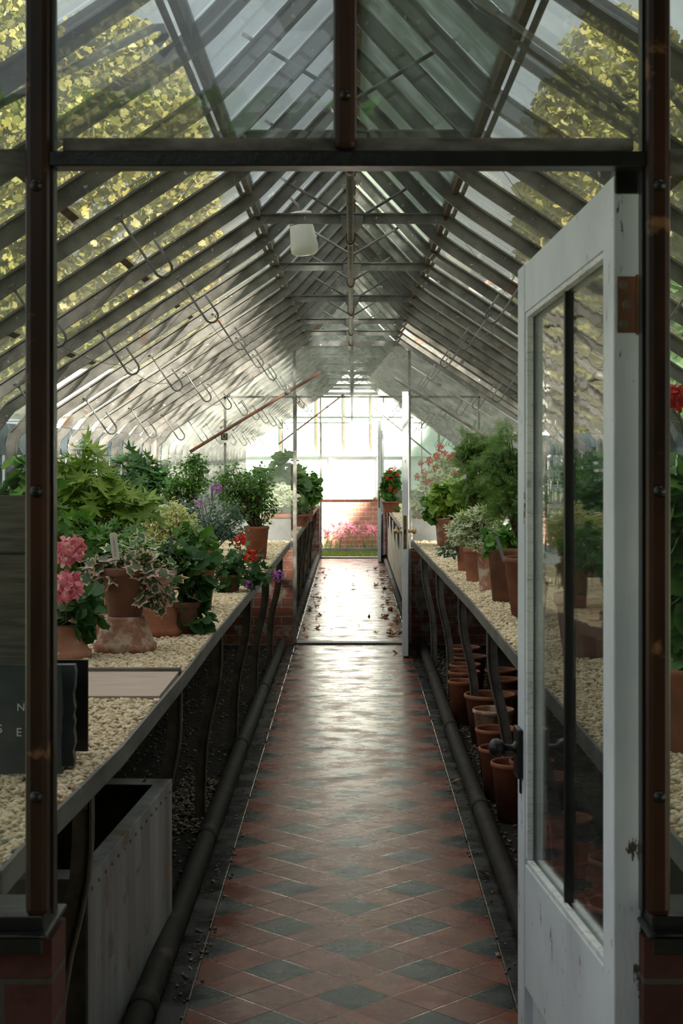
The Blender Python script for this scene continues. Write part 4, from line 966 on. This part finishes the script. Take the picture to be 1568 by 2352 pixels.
# --- farther house, left
potted('potted_shrub', 'tall pale large-leaved plant beyond the partition glass', 'plant', (650,1216), (.18,.12,.09,'terra'),
    [(640,1095,48,48,150,18),(600,1110,36,45,90,12),(665,1120,34,55,90,12)], 'round', .11, 'pale', seed=19, up=.6)
potted('potted_shrub', 'silvery round bush in a shallow orange pot just beyond the partition', 'plant', (638,1231), (.20,.125,.09,'terra'),
    [(640,1142,36,30,500,20)], 'round', .045, 'greyvar', seed=20, up=.5)
potted('potted_geranium', 'leafy plant with pale pink blooms spilling over the far left bench edge', 'plant', (700,1196), (.16,.10,.08,'terra'),
    [(700,1110,26,38,190,16),(716,1130,22,32,150,12),(688,1150,22,30,110,10)], 'round', .065, 'mid', [(690,1078,4,'palepink',-.1,20),(722,1105,4,'palepink',-.1,20),(730,1120,4,'palepink',-.1,20),(712,1095,4,'palepink',-.1,20)], seed=21, up=.5)
potted('potted_shrub', 'low grey-green plant below the pink-bloomed one at the far left', 'plant', (690,1208), (.12,.09,.07,'terra'),
    [(692,1180,18,24,160,12)], 'ovate', .045, 'blue', seed=22)
# --- right bench
potted('potted_fern', 'large feathery green plant in a rolled-rim terracotta pot beside the white door', 'plant', (1212,1412), (.262,.108,.072,'terra_dark','r'),
    [(1180,1125,58,72,330,34),(1250,1120,80,115,420,36),(1150,1090,48,55,140,16),(1180,1020,50,40,90,14)], 'feather', .072, 'fern', seed=23, up=.35, stemmat='woody', spread=.5)
potted('potted_geranium', 'soft green round leaved plant in an ochre pot beside the feathery plant', 'plant', (1160,1378), (.262,.088,.062,'terra_brown','r'),
    [(1150,1238,40,26,90,16),(1180,1225,36,30,60,10)], 'round', .048, 'mid', seed=24, up=.5, droop=.3)
potted('potted_geranium', 'cream edged grey-green plant in a limed pot with a pale rim', 'plant', (1124,1353), (.25,.072,.052,'terra_lime'),
    [(1095,1195,40,34,230,22),(1060,1215,30,30,110,12),(1120,1190,32,30,110,12),(1080,1235,26,26,70,8)], 'cut', .048, 'greyvar', seed=25, up=.6, droop=.2)
potted('potted_fern', 'tall wispy feathery plant rising behind the variegated one', 'plant', (1094,1334), (.20,.075,.055,'terra_dark'),
    [(1090,1085,50,62,300,34),(1072,1015,24,36,80,14),(1125,1045,45,50,170,20),(1110,1135,50,36,150,18)], 'feather', .072, 'fern', [(1118,1047,9,'red',.5,30)], seed=26, up=.3, stemmat='woody', spread=.5)
potted('potted_shrub', 'small plain pot with grey sprigs trailing on the gravel', 'plant', (1070,1312), (.20,.062,.048,'terra'),
    [(1060,1240,30,26,160,14),(1025,1268,26,10,110,10)], 'ovate', .03, 'blue', seed=27, droop=.3)
potted('potted_geranium', 'bright green geranium in a bright orange pot toward the partition', 'plant', (1046,1266), (.24,.085,.065,'terra','r'),
    [(1040,1140,42,46,230,22),(1065,1165,36,40,130,14),(1010,1150,30,36,110,10)], 'round', .058, 'bright', seed=28, up=.55)
potted('potted_geranium', 'compact darker geranium in a heavily limed pot nearest the partition', 'plant', (1024,1258), (.235,.085,.065,'terra_lime','r'),
    [(1003,1160,30,34,170,18),(1015,1185,26,20,70,8)], 'round', .055, 'mid', seed=29, up=.55)
potted('potted_geranium', 'large dark plant with one red bloom seen through the pane right of the near post', 'plant', (1612,1716), (.205,.125,.085,'terra','r'),
    [(1640,1250,110,150,260,30),(1580,1180,60,110,110,14),(1610,1420,90,80,110,14)], 'round', .085, 'mid', [(1553,915,34,'red',-.1,170)], seed=30, up=.6)
potted('potted_shrub', 'dark leafy bush on the right bench hidden behind the white door', 'plant', (1350,1500), (.22,.12,.09,'terra_brown'),
    [(1350,1200,110,130,520,40)], 'cut', .08, 'dark', seed=31, up=.6)
potted('potted_shrub', 'green bush on the right bench by the windows, deep behind the white door', 'plant', (1420,1430), (.20,.12,.09,'terra_brown'),
    [(1400,1160,110,110,480,36)], 'cut', .08, 'mid', seed=32, up=.6)
# --- farther house, right
fl = [(966,1064),(985,1060),(1003,1047),(1020,1042),(1042,1043),(1035,1052),(1010,1028),(958,1095),(978,1108),(990,1106),(1048,1090),(975,1085),(1000,1075)]
potted('potted_geranium', 'tall cream-leaved geranium with many red blooms just beyond the partition', 'plant', (985,1217), (.16,.12,.09,'terra'),
    [(985,1130,38,40,260,20),(1015,1095,36,45,220,16),(965,1160,26,40,130,10)], 'round', .065, 'greyvar', [(a,b,8+(i*7)%4,'red',-.1,60) for i,(a,b) in enumerate(fl)], seed=33, up=.5)
potted('potted_geranium', 'dark leaved red geranium far down the right side by the end doorway', 'plant', (897,1176), (.14,.11,.09,'terra'),
    [(897,1115,19,38,260,16),(903,1150,14,18,80,8)], 'round', .07, 'mid', [(a,b,6,'red',-.1,50) for a,b in ((893,1082),(905,1076),(888,1098),(900,1102),(912,1090),(895,1122),(908,1128))], seed=34, up=.5)
# plant labels
stake(267,1222,1286,5.55,.026,math.radians(-6),'white','tall white handwritten plant label in the pink edged ivy', True)
stake(206,1228,1262,6.5,.016,math.radians(10),'stake_blue','short dark blue label above the small dark ivy')
stake(235,1218,1240,6.9,.010,0,'stake_blue','thin dark blue label among the dark cut leaves left of the white label')
stake(388,1230,1300,6.1,.013,math.radians(6),'stake_blue','long blue-grey label leaning in the cream edged ivy')
stake(487,1115,1150,9.3,.012,0,'stake_blue','blue label beside the mauve bloom on the blue-green bush')
stake(1112,1198,1246,8.1,.020,math.radians(-14),'stake_pale','pale blue plastic label leaning in the limed pot')
stake(1128,1205,1246,8.15,.006,0,'stake_pale','very thin pale stake right of the pale blue label')
stake(1158,1228,1290,6.9,.016,math.radians(-18),'stake_pale','grey leaning label in the rolled-rim pot by the door')
stake(1020,1158,1190,11.4,.014,math.radians(-5),'stake_pale','small grey label in the geranium near the partition')
stake(1030,1490,1520,9.9,.001,0,'stake_pale','x') if False else None
# --- empty pots stacked under the right bench
specs = [(1181,1890,.250,.098,.068,'terra','clean empty terracotta pot nearest the doorway, under the right bench'),
 (1222,1893,.262,.094,.066,'terra_dark','empty pot partly behind the white door edge, touching the nearest one'),
 (1262,1935,.26,.10,.07,'terra','empty pot under the right bench hidden mostly by the white door'),
 (1133,1746,.250,.104,.075,'terra_lime','limed wide pot in the middle cluster under the bench, farthest of its three'),
 (1140,1790,.235,.100,.072,'terra','smooth pot in the middle cluster under the bench, between two others'),
 (1150,1842,.235,.098,.070,'terra_dark','darker pot in the middle cluster under the bench, nearest of its three'),
 (1125,1715,.27,.135,.095,'terra_dark','widest empty pot under the right bench, with a deep shadowed mouth'),
 (1062,1668,.250,.082,.058,'terra','bright orange pot right behind the second visible bench leg'),
 (1066,1640,.245,.095,.068,'terra','broad orange pot behind the bright one, under the right bench'),
 (1068,1612,.225,.098,.070,'terra_dark','dull orange pot third back in the far cluster under the bench'),
 (1078,1590,.225,.115,.085,'terra_brown','brownish shallow pot near the back of the far cluster'),
 (1068,1566,.225,.105,.080,'terra_dark','farthest empty pot under the right bench, nearest the brick pier'),
 (1160,1640,.20,.095,.07,'terra_dark','shadowed pot deep under the right bench, second from the back'),
 (1175,1668,.18,.085,.06,'terra_brown','small dark-mouthed pot deep under the right bench'),
 (1150,1615,.20,.10,.07,'terra_dark','shadowed pot deepest under the right bench')]
for i, (px, py, h, rt, rb, m_, lab) in enumerate(specs):
    x, y, z = on(px, py-6, -.01)
    t = thing('empty_pot', lab, 'pot', (x, y, -.012)); MB().lathe(rollpot(h, rt, rb), 40).build('pot_wall', m_, t, smooth=True)
for i, (x, y) in enumerate(((.78,4.45),(.86,4.95),(.76,5.5))):
    t = thing('empty_pot', ['dark red pot glimpsed low through the door glass, nearest', 'dark red pot glimpsed low through the door glass, middle', 'dark red pot glimpsed low through the door glass, farthest'][i], 'pot', (x, y, -.012)); MB().lathe(rollpot(.24, .10, .07), 36).build('pot_wall', 'terra_dark', t, smooth=True)

# --- water tank under the left bench
def tank():
    A = on(203, 2012, .487); A = (-.640, 3.74); B_ = (-.572, 4.90)
    ang = math.atan2(B_[1]-A[1], B_[0]-A[0]); L = math.hypot(B_[0]-A[0], B_[1]-A[1])
    t = thing('water_tank', 'riveted grey galvanised water tank under the near end of the left bench', 'tank', (A[0], A[1], -.012)); t.rotation_euler = (0,0,ang)
    W, H, k = .66, .497, .006                            # +X runs along the aisle side, +Y away from the aisle
    M['tank'] = simple('streaked_galvanised_tank', (.44,.46,.49), (.22,.22,.22), 7, .5, .15, .15, [(7,.60,(.25,.20,.16))], stretch=(1,1,.12))
    MB().box(0,L,0,k,0,H).build('aisle_side', 'tank', t); MB().box(0,L,W-k,W,0,H).build('wall_side', 'tank', t)
    MB().box(0,k,k,W-k,0,H).build('near_end', 'iron_leg', t); MB().box(L-k,L,k,W-k,0,H).build('far_end', 'iron_leg', t); MB().box(k,L-k,k,W-k,0,k).build('bottom', 'iron_leg', t)
    for nm, b in (('rim_flange', (0,L,0,.045,H,H+.004)), ('rim_flange', (0,L,W-.045,W,H,H+.004)), ('rim_flange', (0,.085,.045,W-.045,H,H+.004)), ('rim_flange', (L-.085,L,.045,W-.045,H,H+.004))):
        MB().box(*b).build(nm, 'tank', t, bevel=.001)
    MB().box(0,L,.040,.045,H-.035,H).build('rim_turn', 'tank', t)
    for i in range(15): MB().lathe([(0,-.004),(.004,-.0035),(.0065,-.001),(.0065,0),(0,0)], 10, mtx=Matrix.Translation((.04+i*(L-.08)/14, 0, H-.028)) @ Matrix.Rotation(-math.pi/2, 4, 'X')).build('rivet', 'iron_leg_grey', t, smooth=True)
    for i in range(4): MB().lathe([(0,0),(.0065,0),(.005,.003),(0,.004)], 10, c=(L-.05+(i%2)*.025, .08+.16*(i//2), H+.004)).build('rivet', 'rust', t, smooth=True, label='rusty rivet on the rim')
tank()

# --- slates and boards stood on the near end of the left bench
def slab(name, label, cat, x0, x1, y, z0, z1, th, m, rx=0, rough=True, seed=1, rz=0):
    rr = random.Random(seed); t = thing(name, label, cat, ((x0+x1)/2, y, z0)); t.rotation_euler = (rx, 0, rz)
    w_ = (x1-x0)/2; H = z1-z0; out = []
    n = 14
    for i in range(n+1): out.append((-w_+rr.uniform(0,.003), H*i/n))
    for i in range(n+1): out.append((w_-(rr.uniform(0,.006) if rough else 0), H*(1-i/n)))
    V_ = [(x, -th/2+rr.uniform(-.001,.001), z) for x, z in out]+[(x-(.003 if rough and x > 0 else 0), th/2, z) for x, z in out]; k = len(out)
    b = MB(); b.add(V_, [tuple(range(k)), tuple(range(2*k-1, k-1, -1))]+[(i, i+k, (i+1)%k+k, (i+1)%k) for i in range(k)]); b.build('slab', m, t); return t
def bx_(px, Y): return (px-CX)*Y/F
s1 = slab('slate_slab', 'black chalked slate leaning at the front of the left bench', 'slate', bx_(-230,3.42), bx_(145,3.42), 3.42, .812, 1.052, .014, 'slate', -.06, seed=2)
for ch, px, py, sz in (('N', 46, 1622, .024), ('S', -2, 1672, .026), ('E', 42, 1680, .026)):
    cu = bpy.data.curves.new('chalk_letter', 'FONT'); cu.body = ch; cu.size = sz; cu.extrude = .0003; cu.align_x = 'CENTER'
    o = bpy.data.objects.new('chalk_letter', cu); C.objects.link(o); cu.materials.append(M['chalk']); o.parent = s1
    x, y, z = PX(px, py, 3.41); o.location = (x-s1.location.x, -.0100, z-s1.location.z-.012); o.rotation_euler = (math.pi/2, 0, .05)
slab('slate_slab', 'thick rough-edged slate just behind the chalked one', 'slate', bx_(90,3.50), bx_(172,3.50), 3.52, .812, 1.040, .045, 'slate', -.05, seed=5)
slab('black_board', 'thin black board standing behind the slates on the left bench', 'board', bx_(60,3.66), bx_(199,3.66), 3.68, .812, 1.030, .008, 'black', 0, False, 6)
wbx = slab('plank_board', 'weathered grey plank board standing left of the near post', 'board', bx_(-260,3.58), bx_(66,3.58), 3.60, .812, 1.425, .018, 'wood', 0, True, 7)
MB().box(-.17,.163,-.0105,-.0085,.475,.479).build('board_joint', 'black', wbx)
# rope on the gravel at the lower left
pts = []
for i in range(40): pts.append((-1.02+.009*i, 2.86+.03*math.sin(i*.22), .822))
rp = thing('rope', 'grey rope lying on the left bench gravel by the sill', 'rope'); b = MB()
for ph in (0, 2.1, 4.2): b.tube([(x, y+.006*math.cos(i*.9+ph), z+.006*math.sin(i*.9+ph)) for i, (x, y, z) in enumerate(pts)], .0065, 6)
b.build('rope_strands', 'wood', rp, smooth=True)

# --- fallen leaves
def fallen(name, spots, label, group, sz, seed):
    rng = np.random.default_rng(seed); proto = []
    for k in range(4):
        v, f, r_ = T['cut' if k % 2 else 'ovate']; vv = v.copy(); vv[:,1] -= .5 if not k%2 else .5
        vv[:,2] = np.abs(vv[:,0])*.5*(1 if k < 2 else .3)+vv[:,1]**2*.4
        me = bpy.data.meshes.new(name); me.from_pydata([tuple(p) for p in vv], [], [tuple(int(q) for q in t) for t in f]); me.materials.append(M['deadleaf']); proto.append(me)
    for i, (x, y, z) in enumerate(spots):
        o = bpy.data.objects.new(name, proto[i%4]); C.objects.link(o); s = sz*(.6+.8*rng.random()); o.scale = (s*.8, s, s)
        o.location = (x, y, z+.002); o.rotation_euler = (rng.normal()*.25, rng.normal()*.25, rng.random()*6.28); tag(o, label, 'leaf', group)
rng = np.random.default_rng(77)
M['deadleaf'].node_tree  # shared
fallen('fallen_leaf', [(.36+.08*rng.random()-(.1*rng.random()**3), 12.9+7.5*rng.random()**1.3, .004) for _ in range(95)], 'crisp brown leaf in the drift along the right edge of the far path', 'leaves along the right edge of the far path', .075, 1)
fallen('fallen_leaf', [(-.36-.08*rng.random()+(.12*rng.random()**3), 12.6+8*rng.random(), .004) for _ in range(60)], 'crisp brown leaf along the left edge of the far path', 'leaves along the left edge of the far path', .06, 2)
fallen('fallen_leaf', [(rng.uniform(-.3,.3), 12.7+8*rng.random(), .004) for _ in range(14)], 'single brown leaf out on the middle of the far path', 'leaves in the middle of the far path', .05, 3)
fallen('fallen_leaf', [on(1108,2010,.004)], 'curled brown leaf on the right tile border beside the near door', None, .055, 4)
fallen('fallen_leaf', [on(1047,1797,.004)], 'small dull leaf on the right border, farther up than the curled one', None, .05, 5)
fallen('fallen_leaf', [on(905,1500,.004)], 'orange-brown leaf at the foot of the partition door', None, .09, 6)

# --- vent rods under the nearest roof panes
def rod(pts, r, label, m='galv', socket=None):
    o = thing('vent_rod', label, 'rod'); MB().tube(pts, r, 10).build('rod', m, o, smooth=True)
    if socket: MB().tube(socket, r*1.35, 10).build('socket', m, o, smooth=True)
rod([PX(-60,268,3.0), PX(352,64,3.0), PX(372,62,3.0), PX(380,80,3.0), PX(360,104,3.0)], .0085, 'thick grey vent rod with a hooked end under the near left roof')
rod([PX(1092,-6,3.2), PX(1428,232,3.2)], .0068, 'pale round vent rod under the near right roof, upper of the two', 'galv_far', [PX(1092,-6,3.2), PX(1140,28,3.2)])
rod([PX(1330,-40,3.0), PX(1600,290,3.0)], .0068, 'pale vent rod crossing behind the right near post', 'galv_far')
rod([PX(1408,172,3.1), PX(1450,226,3.1)], .010, 'short stub of grey pipe below the near right roof')
